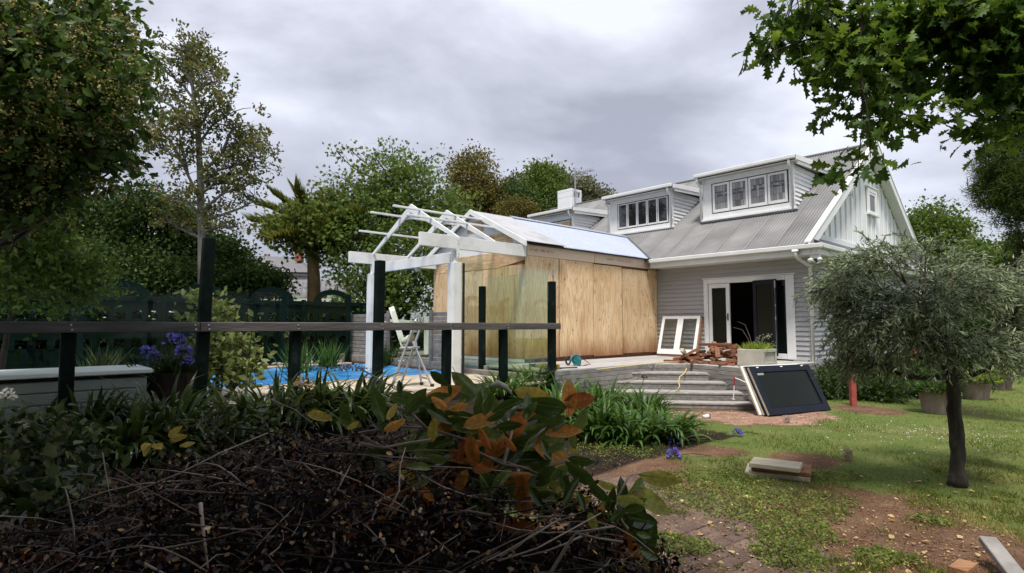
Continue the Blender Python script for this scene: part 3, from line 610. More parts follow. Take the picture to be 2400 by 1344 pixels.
bt = MB(); bt.tube([dr(.645, -.028, 1.0), dr(.645, -.028, 2.66)], .006, 5); dbox(bt, .63, .66, 2.50, 2.68, -.034, -.021); dbox(bt, .63, .66, 1.72, 1.80, -.034, -.021); dbox(bt, .63, .66, 2.05, 2.1, -.034, -.021)
hs.part('bolt', bt, STEEL, dk)
hs.part('side_window', MB().box(-.68, -.53, .0, .05, 2.55, 2.70).box(-1.245, -.53, .045, .052, .9, 2.55, 0), DGLASS)
# soffit, fascia, gutters, downpipes
hs.part('soffit', MB().box(-4.0, .44, -.58, .02, 3.20, 3.215, 0).box(.0, .44, .02, 9.9, 3.20, 3.215, 0), SOFFIT)
hs.part('fascia', MB().box(-3.98, .46, -.60, -.58, 3.19, 3.38, 0).box(.44, .46, -.58, 9.9, 3.19, 3.38, 0), WHITE)
gp_ = MB(); gp_.box(-3.95, .56, -.71, -.602, 3.325, 3.43, .014); gp_.box(.462, .56, -.598, 9.9, 3.325, 3.43, .014); hs.part('gutter', gp_, GUTTERM)
hs.part('downpipe', MB().tube([(-.02, -.66, 3.34), (-.02, -.66, 3.20), (.0, -.60, 3.13), (.07, -.10, 2.98), (.075, -.075, 2.90), (.075, -.075, .62)], .038, 10).box(-.09, .05, -.71, -.61, 3.28, 3.33), WHITE, smooth=True)
fl = hs.part('floodlight', MB().box(.25, .45, -.56, -.46, 3.10, 3.19), WHITE)
hs.part('lamp_head', MB().tube([(.30, -.52, 3.10), (.28, -.66, 3.05)], [.04, .055], 8).tube([(.42, -.52, 3.10), (.48, -.62, 3.06)], [.04, .055], 8), WHITE, fl, smooth=True)
hs.part('sensor', MB().lathe([(0, -.05), (.03, -.04), (.04, 0), (.03, .03)], (.36, -.55, 3.05), 10), BLACK, fl)
# corrugated roof
def corr(p, u, wu, v, pitch=.076, amp=.017, seg=4, rows=1):
    p = np.asarray(p, float); u = np.asarray(u, float); v = np.asarray(v, float); n = np.cross(u, v); n /= np.linalg.norm(n)
    if n[2] < 0: n = -n
    k = int(round(wu/pitch))*seg; mb = MB(); vs = []
    for r in range(rows+1):
        for i in range(k+1):
            a = i/k*wu; vs.append(p+u*a+v*(r/rows)+n*amp*math.sin(2*PI*a/pitch))
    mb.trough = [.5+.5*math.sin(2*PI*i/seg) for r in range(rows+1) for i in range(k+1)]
    return mb.add(vs, [(r*(k+1)+i, r*(k+1)+i+1, (r+1)*(k+1)+i+1, (r+1)*(k+1)+i) for r in range(rows) for i in range(k)])
sv_ = np.array([0, RIDGE_Y-EAVE_Y+.06, (RIDGE_Y-EAVE_Y+.06)*SL])
ns = 17; sw = .76
for i in range(ns):
    x1 = .25-i*sw
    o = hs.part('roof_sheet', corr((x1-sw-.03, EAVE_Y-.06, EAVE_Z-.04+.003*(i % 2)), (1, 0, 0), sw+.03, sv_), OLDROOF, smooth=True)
hs.part('roof', MB().prism([(XL, RIDGE_Y, RIDGE_Z-.02), (.25, RIDGE_Y, RIDGE_Z-.02), (.25, 10.2, 3.44), (XL, 10.2, 3.44)], (0, 0, -1), .03), OLDROOF)
hs.part('roof_lining', MB().prism([(XL, -.55, EAVE_Z-.05), (.2, -.55, EAVE_Z-.05), (.2, RIDGE_Y, RIDGE_Z-.06), (XL, RIDGE_Y, RIDGE_Z-.06)], (0, 0, -1), .04), SOFFIT)
hs.part('ridge_cap', MB().tube([(XL, RIDGE_Y, RIDGE_Z+.0), (.27, RIDGE_Y, RIDGE_Z+.0)], .06, 8), OLDROOF)
# gable end
gw = [(-.02, -.3, 3.6), (-.02, 10.0, 3.5), (-.02, RIDGE_Y, RIDGE_Z-.12)]
hs.part('gable_wall', MB().prism(gw, (-1, 0, 0), .06), WHITEB)
y = .3
while y < 9.6:
    zt = min(roof_z(y), RIDGE_Z-(y-RIDGE_Y)*.66)-.16
    if zt > 3.95:
        if abs(y-5.06) < .7:
            hs.part('batten', MB().box(-.018, .022, y-.025, y+.025, 3.84, 4.84, .006), WHITEB)
            if zt > 5.9: hs.part('batten', MB().box(-.018, .022, y-.025, y+.025, 5.78, zt, .006), WHITEB)
        else: hs.part('batten', MB().box(-.018, .022, y-.025, y+.025, 3.84, zt, .006), WHITEB)
    y += .42
hs.part('apron_board', MB().box(-.018, .03, .12, 9.6, 3.70, 3.84), WHITEB)
def slab(p, q, th, dep, x0, x1):               # raked board between two (y, z) points, hanging dep below the line
    return MB().prism([(x0, p[0], p[1]), (x0, q[0], q[1]), (x0, q[0], q[1]-dep), (x0, p[0], p[1]-dep)], (1, 0, 0), x1-x0)
hs.part('barge_board', slab((EAVE_Y-.02, roof_z(EAVE_Y)+.04), (RIDGE_Y, RIDGE_Z+.05), 0, .25, .25, .285), WHITE)
hs.part('barge_board', slab((RIDGE_Y+.003, RIDGE_Z+.05), (10.25, 3.50), 0, .25, .25, .285), WHITE)
hs.part('barge_soffit', MB().prism([(.0, RIDGE_Y, RIDGE_Z-.13), (.248, RIDGE_Y, RIDGE_Z-.13), (.248, 10.2, 3.34), (.0, 10.2, 3.34)], (0, 0, -1), .02), WHITEB)
hs.part('barge_soffit', MB().prism([(.0, RIDGE_Y, RIDGE_Z-.14), (.248, RIDGE_Y, RIDGE_Z-.14), (.248, -.3, roof_z(-.3)-.14), (.0, -.3, roof_z(-.3)-.14)], (0, 0, -1), .02), WHITEB)
hs.part('barge_capping', slab((EAVE_Y-.02, roof_z(EAVE_Y)+.075), (RIDGE_Y, RIDGE_Z+.085), 0, .034, .16, .30), WHITE)
hs.part('barge_capping', slab((RIDGE_Y+.003, RIDGE_Z+.085), (10.25, 3.535), 0, .034, .16, .30), GUTTERM)
hs.part('pent_roof', MB().prism([(-.01, -.08, 3.73), (-.01, 9.8, 3.73), (.52, 9.8, 3.44), (.52, -.62, 3.44)], (0, 0, -1), .03), DARKTRIM)
gf = hs.part('gable_window', MB().box(.0, .05, 4.62, 4.74, 4.9, 5.66).box(.0, .05, 5.38, 5.5, 4.9, 5.66).box(.0, .05, 4.74, 5.38, 5.54, 5.66).box(.0, .09, 4.56, 5.56, 4.84, 4.9).box(0, .07, 4.58, 5.54, 5.67, 5.71), WHITE)
hs.part('sash', MB().box(.01, .04, 4.745, 4.81, 4.905, 5.535).box(.01, .04, 5.31, 5.375, 4.905, 5.535).box(.01, .04, 4.81, 5.31, 5.46, 5.535).box(.01, .04, 4.81, 5.31, 4.905, 4.98), WHITE, gf)
hs.part('pane', MB().box(.015, .02, 4.812, 5.308, 4.982, 5.458, 0), WGLASS, gf)
hs.part('bracket', MB().tube([(.0, 3.05, 5.16), (.12, 3.05, 5.16)], .02, 6).box(.10, .13, 3.02, 3.08, 5.06, 5.26), GUTTERM)
# dormers
def dormer(x0, x1, wx0, wx1, n, lead, yf=1.2, zs=4.66, zt=5.95, z0=4.86, z1=5.70, sashx=.055, lab=None):
    d = hs.part('dormer', MB().box(x0+.03, x1-.03, yf+.08, 3.4, zs-.4, zt-.04, 0), DARKTRIM, label=lab)
    fr = MB().box(x0, x1, yf, yf+.06, zs+.03, z0-.03).box(x0, x1, yf, yf+.06, z1+.03, zt-.06).box(x0, wx0-.03, yf, yf+.06, z0-.03, z1+.03).box(wx1+.03, x1, yf, yf+.06, z0-.03, z1+.03)
    hs.part('front_board', fr, WHITE, d)
    hs.part('sill', MB().box(x0-.06, x1+.08, yf-.07, yf+.05, zs-.03, zs+.027), WHITE, d)
    hs.part('head_mould', MB().box(wx0-.06, wx1+.06, yf-.03, yf-.002, z1+.03, z1+.06), WHITE, d)
    hs.part('flashing', MB().box(x0-.05, x1+.1, yf-.10, yf+.04, zs-.09, zs-.034), DARKTRIM, d)
    wd = (wx1-wx0)/n
    for i in range(n):
        a, b = wx0+i*wd+.012, wx0+(i+1)*wd-.012
        hs.part('casement', MB().box(a, a+sashx, yf-.012, yf+.04, z0, z1).box(b-sashx, b, yf-.012, yf+.04, z0, z1).box(a+sashx, b-sashx, yf-.012, yf+.04, z1-sashx, z1).box(a+sashx, b-sashx, yf-.012, yf+.04, z0, z0+sashx+.02), WHITE, d)
        gx0, gx1, gz0, gz1 = a+sashx, b-sashx, z0+sashx+.02, z1-sashx
        if lead:
            hs.part('lead_backing', MB().box(gx0, gx1, yf+.022, yf+.028, gz0, gz1, 0), LEAD, d)
            rows = [0, .27, .54, .74, 1.0]
            for r in range(4):
                for c in range(5):
                    u0, u1 = gx0+(gx1-gx0)*c/5+.004, gx0+(gx1-gx0)*(c+1)/5-.004; v0, v1 = gz0+(gz1-gz0)*rows[r]+.004, gz0+(gz1-gz0)*rows[r+1]-.004
                    if r == 2: v0 += .045*abs(math.sin(c*2.1+i)); v1 -= .03*abs(math.sin(c*1.7+i+1))
                    pb = MB(); tl = random.uniform(-.004, .004); pb.prism([(u0, yf+.018+tl, v0), (u1, yf+.018-tl, v0), (u1, yf+.018-tl*.5, v1), (u0, yf+.018+tl*.5, v1)], (0, -1, 0), .004)
                    hs.part('pane', pb, LGLASS, d)
        else:
            hs.part('pane', MB().box(gx0, gx1, yf+.012, yf+.018, gz0, gz1, 0), WGLASS, d)
    nbd = 11; hh = (zt-.1-(zs-.1))/nbd
    for i in range(nbd):
        z = zs-.1+hh*i; ye = roof_y(z+hh*.5)
        if ye < yf+.12: continue
        a = sboard(yf+.07, ye, z, x1, hh+.005); b = [(p[0], ye+.05, p[2]) for p in a]
        hs.part('weatherboard', MB().add(a+b, [(0, 1, 2, 3), (7, 6, 5, 4), (0, 4, 5, 1), (1, 5, 6, 2), (2, 6, 7, 3), (3, 7, 4, 0)]), WHITEB, d)
        a = sboard(yf+.07, ye, z, x0, hh+.005, -1); b = [(p[0], ye+.05, p[2]) for p in a]
        hs.part('weatherboard', MB().add(a+b, [(3, 2, 1, 0), (4, 5, 6, 7), (1, 5, 4, 0), (2, 6, 5, 1), (3, 7, 6, 2), (0, 4, 7, 3)]), WHITEB, d)
    hs.part('corner_board', MB().box(x1-.005, x1+.022, yf-.02, yf+.07, zs+.03, zt-.06).box(x0-.022, x0+.005, yf-.02, yf+.07, zs+.03, zt-.06), WHITE, d)
    yr = 3.62; zr = zt+.17
    hs.part('soffit', MB().prism([(x0-.15, yf-.16, zt-.055), (x1+.16, yf-.16, zt-.055), (x1+.16, yr-.25, zt+.0), (x0-.15, yr-.25, zt+.0)], (0, 0, 1), .012), WHITE, d)
    for xx in (x0-.17, x1+.16):
        hs.part('barge_board', MB().prism([(xx, yf-.20, zt+.06), (xx, yr+.22, zr+.09), (xx, yr-.08, zr-.12), (xx, yf-.20, zt-.06)], (1, 0, 0), .03), WHITE, d)
        hs.part('barge_fillet', MB().prism([(xx-.02*(1 if xx > 0 else 1), yf-.10, zt-.062), (xx-.02, yr-.02, zr-.125), (xx-.02, yr-.16, zr-.21), (xx-.02, yf-.10, zt-.15)], (1, 0, 0), .03), WHITE, d)
    k = corr((x0-.16, yf-.21, zt+.07), (1, 0, 0), round((x1-x0+.32)/.076)*.076, np.array([0, yr+.3-yf+.2, .13]))
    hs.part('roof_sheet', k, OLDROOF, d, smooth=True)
    hs.part('gutter', MB().box(x0-.16, x1+.155, yf-.31, yf-.205, zt-.03, zt+.07, .015), GUTTERM, d)
    for xx in (x0-.06, x1+.0):
        hs.part('downpipe', MB().tube([(xx, yf-.25, zt-.03), (xx, yf-.25, zt-.16), (xx, yf-.05, zt-.26), (xx, yf-.05, zs-.02)], .034, 8), WHITE, d, smooth=True)
    return d
dormer(-3.30, -.74, -3.02, -.88, 4, True, sashx=.06, lab='dormer with four leadlight casements, nearest the gable')
dormer(-6.72, -4.36, -6.42, -4.50, 5, False, z1=5.62, sashx=.03, zs=4.62, z0=4.80, zt=5.86, lab='middle dormer with five plain casements')
d3 = dormer(-10.35, -8.42, -10.1, -8.55, 3, False, zs=4.62, z0=4.80, z1=5.42, zt=5.76, lab='far dormer with an orange board in its window')
hs.part('infill_board', MB().box(-9.0, -8.56, 1.175, 1.185, 4.9, 5.36, 0), MDF, d3)
hs.part('window_hood', MB().box(-9.75, -8.44, 1.10, 1.18, 5.44, 5.58), WRAP, d3)
# chimney and aerial
ch = MB()
ch.box(-12.26, -11.42, 4.5, 5.2, 6.2, 7.28, .02).box(-12.26, -11.42, 4.5, 4.6, 7.28, 7.52, .01).box(-12.26, -11.42, 5.1, 5.2, 7.28, 7.52, .01).box(-12.26, -12.1, 4.6, 5.1, 7.28, 7.52, .01).box(-12.26, -11.42, 4.5, 5.2, 7.52, 7.64, .012)
ch.box(-11.5, -11.42, 4.6, 4.66, 7.28, 7.52, .005).box(-11.5, -11.42, 4.88, 4.92, 7.28, 7.52, .005)
hs.part('chimney', ch, WHITEB)
ae = MB(); ax, ay = -11.26, 4.6
ae.tube([(ax, ay, 6.8), (ax, ay, 8.48)], .022, 6).tube([(ax-.1, ay, 8.3), (ax+1.1, ay-.05, 8.22)], .012, 5).tube([(ax-.06, ay, 6.9), (ax-.06, ay, 8.46)], .01, 4)
for i in range(9): q = ax+.18+i*.1; ae.tube([(q, ay-.16, 8.28-.006*i), (q, ay+.16, 8.28-.006*i)], .008, 4).tube([(q, ay, 8.17), (q, ay, 8.38)], .008, 4)
for s in (-1, 1):
    for i in range(4): ae.tube([(ax+.05+.02*i, ay-.25, 8.26+s*(.05+.06*i)), (ax+.05+.02*i, ay+.25, 8.26+s*(.05+.06*i))], .007, 4)
ae.box(ax+.14, ax+.22, ay-.04, ay+.04, 8.24, 8.32)
hs.part('aerial', ae, STEEL)

# ---------------------------------------------------------------- plywood extension
ex = T('plywood_extension', 'half built extension clad in bare plywood with a pale blue iron roof', 'extension', (-4.156, -5.32, 0))
X1, YC, XLe, XR = -4.156, -5.32, -7.75, -5.95
RZ, EZ = 4.46, 3.49
cuts = [-5.32, -4.173, -2.89, -1.67, -.45, .0]
for i in range(5):
    th = .014 if i % 2 == 0 else .020
    ztop = 3.19 - (.02 if i == 2 else .05 if i == 3 else 0)
    ex.part('plywood_sheet', MB().box(X1-.014, X1+th-.014, cuts[i]+.013, cuts[i+1]-.013, .825+.012*(i % 2)-.02*(i == 2), ztop-.004*i, .002), PLY)
for i in range(5):
    nl = MB()
    for yy_ in (cuts[i]+.05, (cuts[i]+cuts[i+1])/2, cuts[i+1]-.05):
        z = .95+.1*random.random()
        while z < 3.1: nl.box(X1+.004, X1+.0085, yy_-.007+random.uniform(-.02, .02), yy_+.007, z-.007, z+.007, 0); z += random.uniform(.2, .34)
    ex.part('nail_heads', nl, RUST, kind='stuff')
    if i: ex.part('joint_gap', MB().box(X1-.03, X1-.016, cuts[i]-.02, cuts[i]+.02, .80, 3.18, 0), BLACK)
ex.part('gap_shadow_strip', MB().box(X1-.04, X1-.004, -2.75, -1.78, 3.165, 3.192, 0), BLACK)
lv1 = ex.part('laminated_beam', MB().box(X1-.05, X1+.012, -5.30, -2.85, 3.195, 3.49, .003), LVL); lv2 = ex.part('laminated_beam', MB().box(X1-.05, X1+.012, -2.835, -.02, 3.195, 3.49, .003), LVL)
# rows of stamped marks on the two beams (illegible grade stamps, printed upside down)
for (y0, y1, z0, o) in ((-5.18, -4.36, 3.33, lv1), (-2.35, -1.2, 3.33, lv2)):
    sm = MB(); q = y0
    while q < y1:
        h = random.choice((.05, .065, .06)); wq = random.uniform(.012, .03); sm.box(X1+.0122, X1+.0132, q, q+.006, z0-.03, z0-.03+h, 0)
        if random.random() < .6: sm.box(X1+.0122, X1+.0132, q, q+wq, z0-.03+random.choice((0, .025, .05)), z0-.03+random.choice((.006, .031, .056))+.006, 0)
        q += wq+random.choice((.012, .016, .04))
    ex.part('stamp', sm, INK, o)
ex.part('bottom_plate', MB().box(X1-.12, X1-.02, -5.3, -.02, .745, .83), BROWN)
ex.part('building_wrap', MB().box(-7.7, -4.17, YC-.004, YC+.004, .75, .835, 0), WRAP)
# gable end sheets
gc = [-7.75, -6.6, -5.35, -4.15]
for i in range(3):
    ex.part('plywood_sheet', MB().box(gc[i]+.004, gc[i+1]-.004, YC-.012, YC+.002, .84, 2.98-.03*(i == 1), .002), PLY)
ex.part('plywood_sheet', MB().prism([(-7.7, YC-.016, 2.985), (-5.1, YC-.016, 2.955), (-4.16, YC-.016, 3.08), (-4.16, YC-.016, 3.34), (-7.7, YC-.016, 3.34)], (0, 1, 0), .012), PLYH)
ex.part('gable_wall', MB().prism([(-7.75, YC-.01, 3.34), (-4.16, YC-.01, 3.34), (-4.05, YC-.01, 3.44), (XR, YC-.01, RZ-.05), (-7.85, YC-.01, 3.44)], (0, 1, 0), .02), WHITE2)
for (a, b, z0, z1) in ((-6.25, -5.62, 3.92, 4.19), (-5.40, -4.55, 3.52, 3.78)):
    ex.part('plywood_patch', MB().box(a, b, YC-.024, YC-.011, z0, z1, .002), PLYH)
ex.part('wall_core', MB().box(XLe, XLe+.08, YC, .0, .8, 3.45, 0).box(X1-.10, X1-.052, YC+.01, -.02, .83, 3.45, 0).box(XLe, X1-.1, YC+.004, YC+.05, .8, 3.4, 0), BROWN)
ex.part('plywood_sheet', MB().box(-8.35, -7.78, YC+.45, YC+.465, .84, 2.95, .002), PLYH)
# roof
vr = np.array([XR-(X1+.13), 0, RZ-EZ+.03])
def ecorr(y0, y1, dz=0.): return corr((X1+.13, y0, EZ+dz-.03), (0, 1, 0), round((y1-y0)/.076)*.076, vr)
yy = -4.16
k = 0
while yy < .9:
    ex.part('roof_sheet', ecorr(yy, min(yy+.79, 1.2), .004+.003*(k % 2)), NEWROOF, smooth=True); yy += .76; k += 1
ex.part('roof_sheet', MB().prism([(X1+.20, -5.46, EZ-.01), (X1+.20, -4.14, EZ-.01), (XR, -4.14, RZ-.01), (XR, -5.46, RZ-.01)], (0, 0, 1), .012), GREYROOF, label='old flat grey roof sheet at the gable end')
ex.part('roof_sheet', MB().prism([(XR, -5.46, RZ-.01), (XR, 1.0, RZ-.01), (-7.98, 1.0, 3.40), (-7.98, -5.46, 3.40)], (0, 0, 1), .02), GREYROOF)
ex.part('ridge_cap', MB().prism([(XR-.14, -4.14, RZ-.035), (XR-.14, .95, RZ-.035), (XR, .95, RZ+.035), (XR, -4.14, RZ+.035)], (0, 0, 1), .012).prism([(XR+.14, -4.14, RZ-.035), (XR+.14, .95, RZ-.035), (XR, .95, RZ+.035), (XR, -4.14, RZ+.035)], (0, 0, 1), .012), NEWROOF)
ex.part('eave_edge', MB().box(X1+.02, X1+.09, -5.44, -.62, EZ-.05, EZ-.02, 0), BLACK)
ex.part('flashing', MB().beam((X1+.18, -.62, 3.46), (XR, 1.0, RZ+.03), .09, .012), DARKTRIM)
for (a, b) in (((X1+.22, EZ+.005), (XR, RZ+.03)), ((-7.98, EZ-.08), (XR, RZ+.03))):
    ex.part('barge_board', MB().prism([(a[0], -5.50, a[1]), (b[0], -5.50, b[1]), (b[0], -5.50, b[1]-.13), (a[0], -5.50, a[1]-.13)], (0, 1, 0), .035), WHITE)

# ---------------------------------------------------------------- pergola
pg = T('pergola', 'white painted timber pergola of rafters, beams and battens beside the extension', 'pergola', (-5.9, -6.8, 0))
pg.part('beam', MB().box(-4.13, -4.05, -8.2, -5.36, 3.14, 3.40), WHITE2); pg.part('beam', MB().box(-7.65, -7.57, -7.9, -5.36, 3.11, 3.38), WHITE2)
pg.part('tie_beam', MB().box(-7.55, -4.14, -7.30, -7.22, 2.88, 3.10), WHITE2)
pg.part('beam_end', MB().box(-4.13, -4.05, -5.355, -5.34, 3.14, 3.40), BROWN)
for (px, py) in ((-4.16, -7.30), (-7.62, -7.25)):
    pg.part('post', MB().box(px-.105, px+.105, py-.105, py+.105, .35 if px < -6 else .56, 2.87, .006).box(px-.05, px+.05, py-.05, py+.05, 2.87, 3.12, .004), WHITE2)
pg.part('glass_channel', MB().box(-4.06, -4.02, -7.18, -7.14, .60, 2.86), BLACK)
for k, ry in enumerate((-7.26, -6.26)):
    for (a, b) in (((-4.09, 3.405), (-5.88, 4.36)), ((-7.61, 3.385), (-5.88, 4.36))):
        dx, dz = b[0]-a[0], b[1]-a[1]; ln = math.hypot(dx, dz); ux, uz = dx/ln, dz/ln; h = .17
        nx_, nz_ = (-uz, ux) if ux > 0 else (uz, -ux)
        c0 = (a[0]-ux*.02, a[1]-uz*.02)
        pg.part('rafter', MB().prism([(c0[0], ry-.02, c0[1]), (b[0], ry-.02, b[1]), (b[0], ry-.02, b[1]-h/abs(ux)), (c0[0]+(0 if True else 0), ry-.02, c0[1]-.06), ], (0, 1, 0), .042), WHITE2)
    pg.part('gusset', MB().prism([(-6.20, ry+.024, 4.03), (-5.56, ry+.024, 4.03), (-5.88, ry+.024, 4.22)], (0, 1, 0), .016), WHITE2)
for (x, z, y0, y1) in ((-5.5, 4.165, -7.95, -5.2), (-5.05, 3.915, -7.9, -5.1), (-6.3, 4.125, -8.05, -5.65), (-6.92, 3.785, -8.0, -6.1), (-4.62, 3.70, -7.6, -5.6)):
    if x == -4.62: continue
    pg.part('batten', MB().box(x-.032, x+.032, y0, y1, z-.02, z+.022), WHITE2)
bkt = MB().box(-4.048, -4.040, -7.34, -7.26, 2.95, 3.38, .002)
for z in (3.0, 3.06, 3.27, 3.33): bkt.tube([(-4.04, -7.30, z), (-4.028, -7.30, z)], .012, 6)
pg.part('strap_bracket', bkt, WHITE)
bl = MB()
for z in (2.93, 2.99, 3.05): bl.tube([(-4.3, -7.305, z), (-4.3, -7.325, z)], .013, 6)
pg.part('bolt', bl, STEEL)
pg.part('downlight', MB().lathe([(0, 0), (.07, 0), (.07, -.05), (.04, -.09), (0, -.09)], (-5.6, -7.26, 2.88), 10), STEEL)
# ---------------------------------------------------------------- deck and steps
dk_ = T('timber_deck', 'silvered timber deck with wide stacked board steps at its corner', 'deck', (-2.2, -3, 0))
x = -4.10
while x < .08:
    x1 = x+.135; xm = (x+x1)/2
    ye = -6.44 if x1 < -2.17 else (-3.45+(xm+2.2)*.98 if xm < -1.48 else -2.75-(xm+1.5)*.19)
    dk_.part('deck_board', MB().box(x, x1, ye, -.06, .70, .74+random.uniform(-.002, .002), .004), DECKY); x += .14
dk_.part('joist', MB().box(-4.1, -2.25, -6.35, -.1, .55, .69, 0).box(-2.25, 0, -2.6, -.1, .55, .69, 0), BLACK)
def stack(p0, p1, z0, z1, h=.09, th=.035, mat=DECKX, gap=.006):
    z = z1
    while z-h > z0-.02:
        dk_.part('cladding_board', MB().beam((p0[0], p0[1], z-h/2), (p1[0], p1[1], z-h/2), th+random.uniform(-.004, .004), h-gap, (0, 0, 1), .005), mat); z -= h
stack((-2.18, -6.44), (-2.18, -3.46), .0, .735, mat=GREYWOOD); stack((-2.18, -3.48), (-1.49, -2.79), .56, .735)
stack((-1.49, -2.77), (.12, -3.07), .0, .735); stack((.13, -3.05), (.13, -.05), .0, .735, mat=GREYWOOD)
n_ = np.array([.643, -.766]); u_ = np.array([.766, .643])
STEPS = [(1.72, .585, -2.68, -4.9), (2.12, .43, -2.42, -5.1), (2.57, .275, -2.20, -5.2), (2.90, .12, -2.12, -5.3)]
for k, (nk, zk, ur, ul) in enumerate(STEPS):
    prev = 1.05 if k == 0 else STEPS[k-1][0]-.02
    for j in range(2):
        a0, a1 = prev+(nk-prev)*j/2+.003, prev+(nk-prev)*(j+1)/2-.003
        c = n_*(a0+a1)/2; p, q = c+u_*ul, c+u_*ur
        dk_.part('tread', MB().beam((p[0], p[1], zk-.02), (q[0], q[1], zk-.02), a1-a0, .04, (0, 0, 1), .006), TREAD)
    zb = .0 if k == 3 else STEPS[k+1][1]
    hh = (zk-.04-zb)/(1 if k == 3 else 1); nbk = 1 if k == 3 else 2
    for j in range(nbk):
        z1 = zk-.042-hh*j/nbk; z0 = zk-.042-hh*(j+1)/nbk+.004; c = n_*(nk-.035); p, q = c+u_*ul, c+u_*ur
        dk_.part('riser_board', MB().beam((p[0], p[1], (z0+z1)/2), (q[0], q[1], (z0+z1)/2), .035, z1-z0, (0, 0, 1), .005), DECKX)
        pe = n_*(nk-.04)+u_*(ur-.02); qe = (pe[0]-.05, -2.9-(pe[0])*.12)
        dk_.part('end_board', MB().beam((pe[0], pe[1]+.03, (z0+z1)/2), (qe[0], max(qe[1], pe[1]+.1), (z0+z1)/2), .03, z1-z0, (0, 0, 1), .005), GREYWOOD)
# poolside end of the deck
pd = T('pool_end_deck', 'low grey deck at the far end of the pool', 'deck', (-7, -6, 0))
for j in range(9): pd.part('deck_board', MB().box(-11.0, -4.12, -6.42+.14*j, -6.285+.14*j, .70, .74, .004), DECKX)
for j in range(12): pd.part('deck_board', MB().box(-11.0, -7.9, -5.16+.14*j, -5.025+.14*j, .70, .74, .004), DECKX)
for j in range(2): pd.part('edge_board', MB().box(-11.0, -4.12, -6.455, -6.425, .645-.075*j, .735-.075*j, .004), GREYWOOD)
pd.part('rust_strip', MB().box(-11.0, -4.12, -6.47, -6.43, .50, .565, .004), RUST)
# sleepers under the glass
for p, q, lab in (((-5.15, -6.62), (-3.5, -6.62), 'pale timber sleeper lying at the foot of the glass by the white post'), ((-3.48, -6.58), (-2.32, -6.58), 'shorter timber sleeper under the glass beside the deck corner')):
    single('timber_sleeper', lab, 'sleeper', MB().box(p[0], q[0], p[1]-.07, p[1]+.07, .562, .665, .01), GREYWOOD, (p[0], p[1], .562))

# ---------------------------------------------------------------- post and rail fence in front of the pool
fx = -2.25
fr = T('post_and_rail_fence', 'dark green post and grey rail fence along the garden side of the pool', 'fence', (fx, -10, .3))
for (y, z0, z1) in ((-6.45, .3, 2.42), (-7.66, .3, 1.52), (-8.88, .3, 1.52), (-10.10, .3, 2.54), (-11.32, .3, 1.52), (-12.43, .3, 2.64), (-13.66, .3, 1.52), (-14.9, .3, 1.52)):
    ly = .022 if y == -12.43 else random.uniform(-.012, .012); lx = random.uniform(-.008, .008); az_ = Vector((lx, ly, 1)).normalized(); ax_ = Vector((1, 0, -lx)).normalized()
    fr.part('post', MB().obox((fx+lx*(z1-z0)/2*.3, y+ly*(z1-z0)/2, (z0+z1)/2), ax_, az_.cross(ax_), az_, .124, .124, z1-z0, .009), DKGREEN)
for (y0, y1) in ((-16.6, -12.47), (-12.46, -8.83), (-8.82, -6.31)):
    fr.part('rail', MB().box(fx+.064, fx+.112, y0, y1, 1.52, 1.632, .006), RAILW)
    fr.part('rail_capping', MB().box(fx-.03, fx+.063, y0, y1, 1.60, 1.634, .004), RAILW)
for y in (-7.66, -8.88, -10.10, -11.32, -12.52, -12.38, -13.66):
    fr.part('bolt', MB().tube([(fx+.112, y, 1.60), (fx+.119, y, 1.60)], .011, 7).tube([(fx+.112, y+.01, 1.55), (fx+.119, y+.01, 1.55)], .011, 7), STEEL)
fr.part('latch', MB().tube([(fx+.02, -6.42, 2.42), (fx+.02, -6.42, 2.52)], .01, 6).box(fx-.0, fx+.04, -6.44, -6.40, 2.52, 2.66), STEEL)
# glass wind screen at the end of the deck
gs = T('glass_screen', 'frameless glass wind screen on a dark green post in front of the plywood', 'glass screen', (-4.3, -6.45, .5))
gs.part('post', MB().box(-4.36, -4.24, -6.51, -6.39, .56, 2.43, .008), DKGREEN)
gs.part('glass_pane', MB().box(-4.16, -2.33, -6.456, -6.446, .68, 2.62, 0), GLASS)
gs.part('glass_pane', MB().box(-5.02, -4.26, -6.47, -6.46, .68, 3.03, 0), GLASS)
gs.part('glass_pane', MB().box(-2.255, -2.245, -8.02, -6.53, .62, 2.63, 0), GLASS)
# far glass pool fence
fg = T('glass_pool_fence', 'glass pool fence with dark green posts along the far side of the pool', 'glass fence', (-10.2, -10, .5))
ys_ = [-16.9, -14.9, -12.79, -10.65, -8.45, -6.60]
for y in ys_: fg.part('post', MB().box(-10.26, -10.14, y-.055, y+.055, .5, 2.47, .006), FENCEG)
for a, b in zip(ys_[:-1], ys_[1:]):
    fg.part('glass_pane', MB().box(-10.205, -10.195, a+.06, b-.06, .62, 2.455, 0), GLASS)
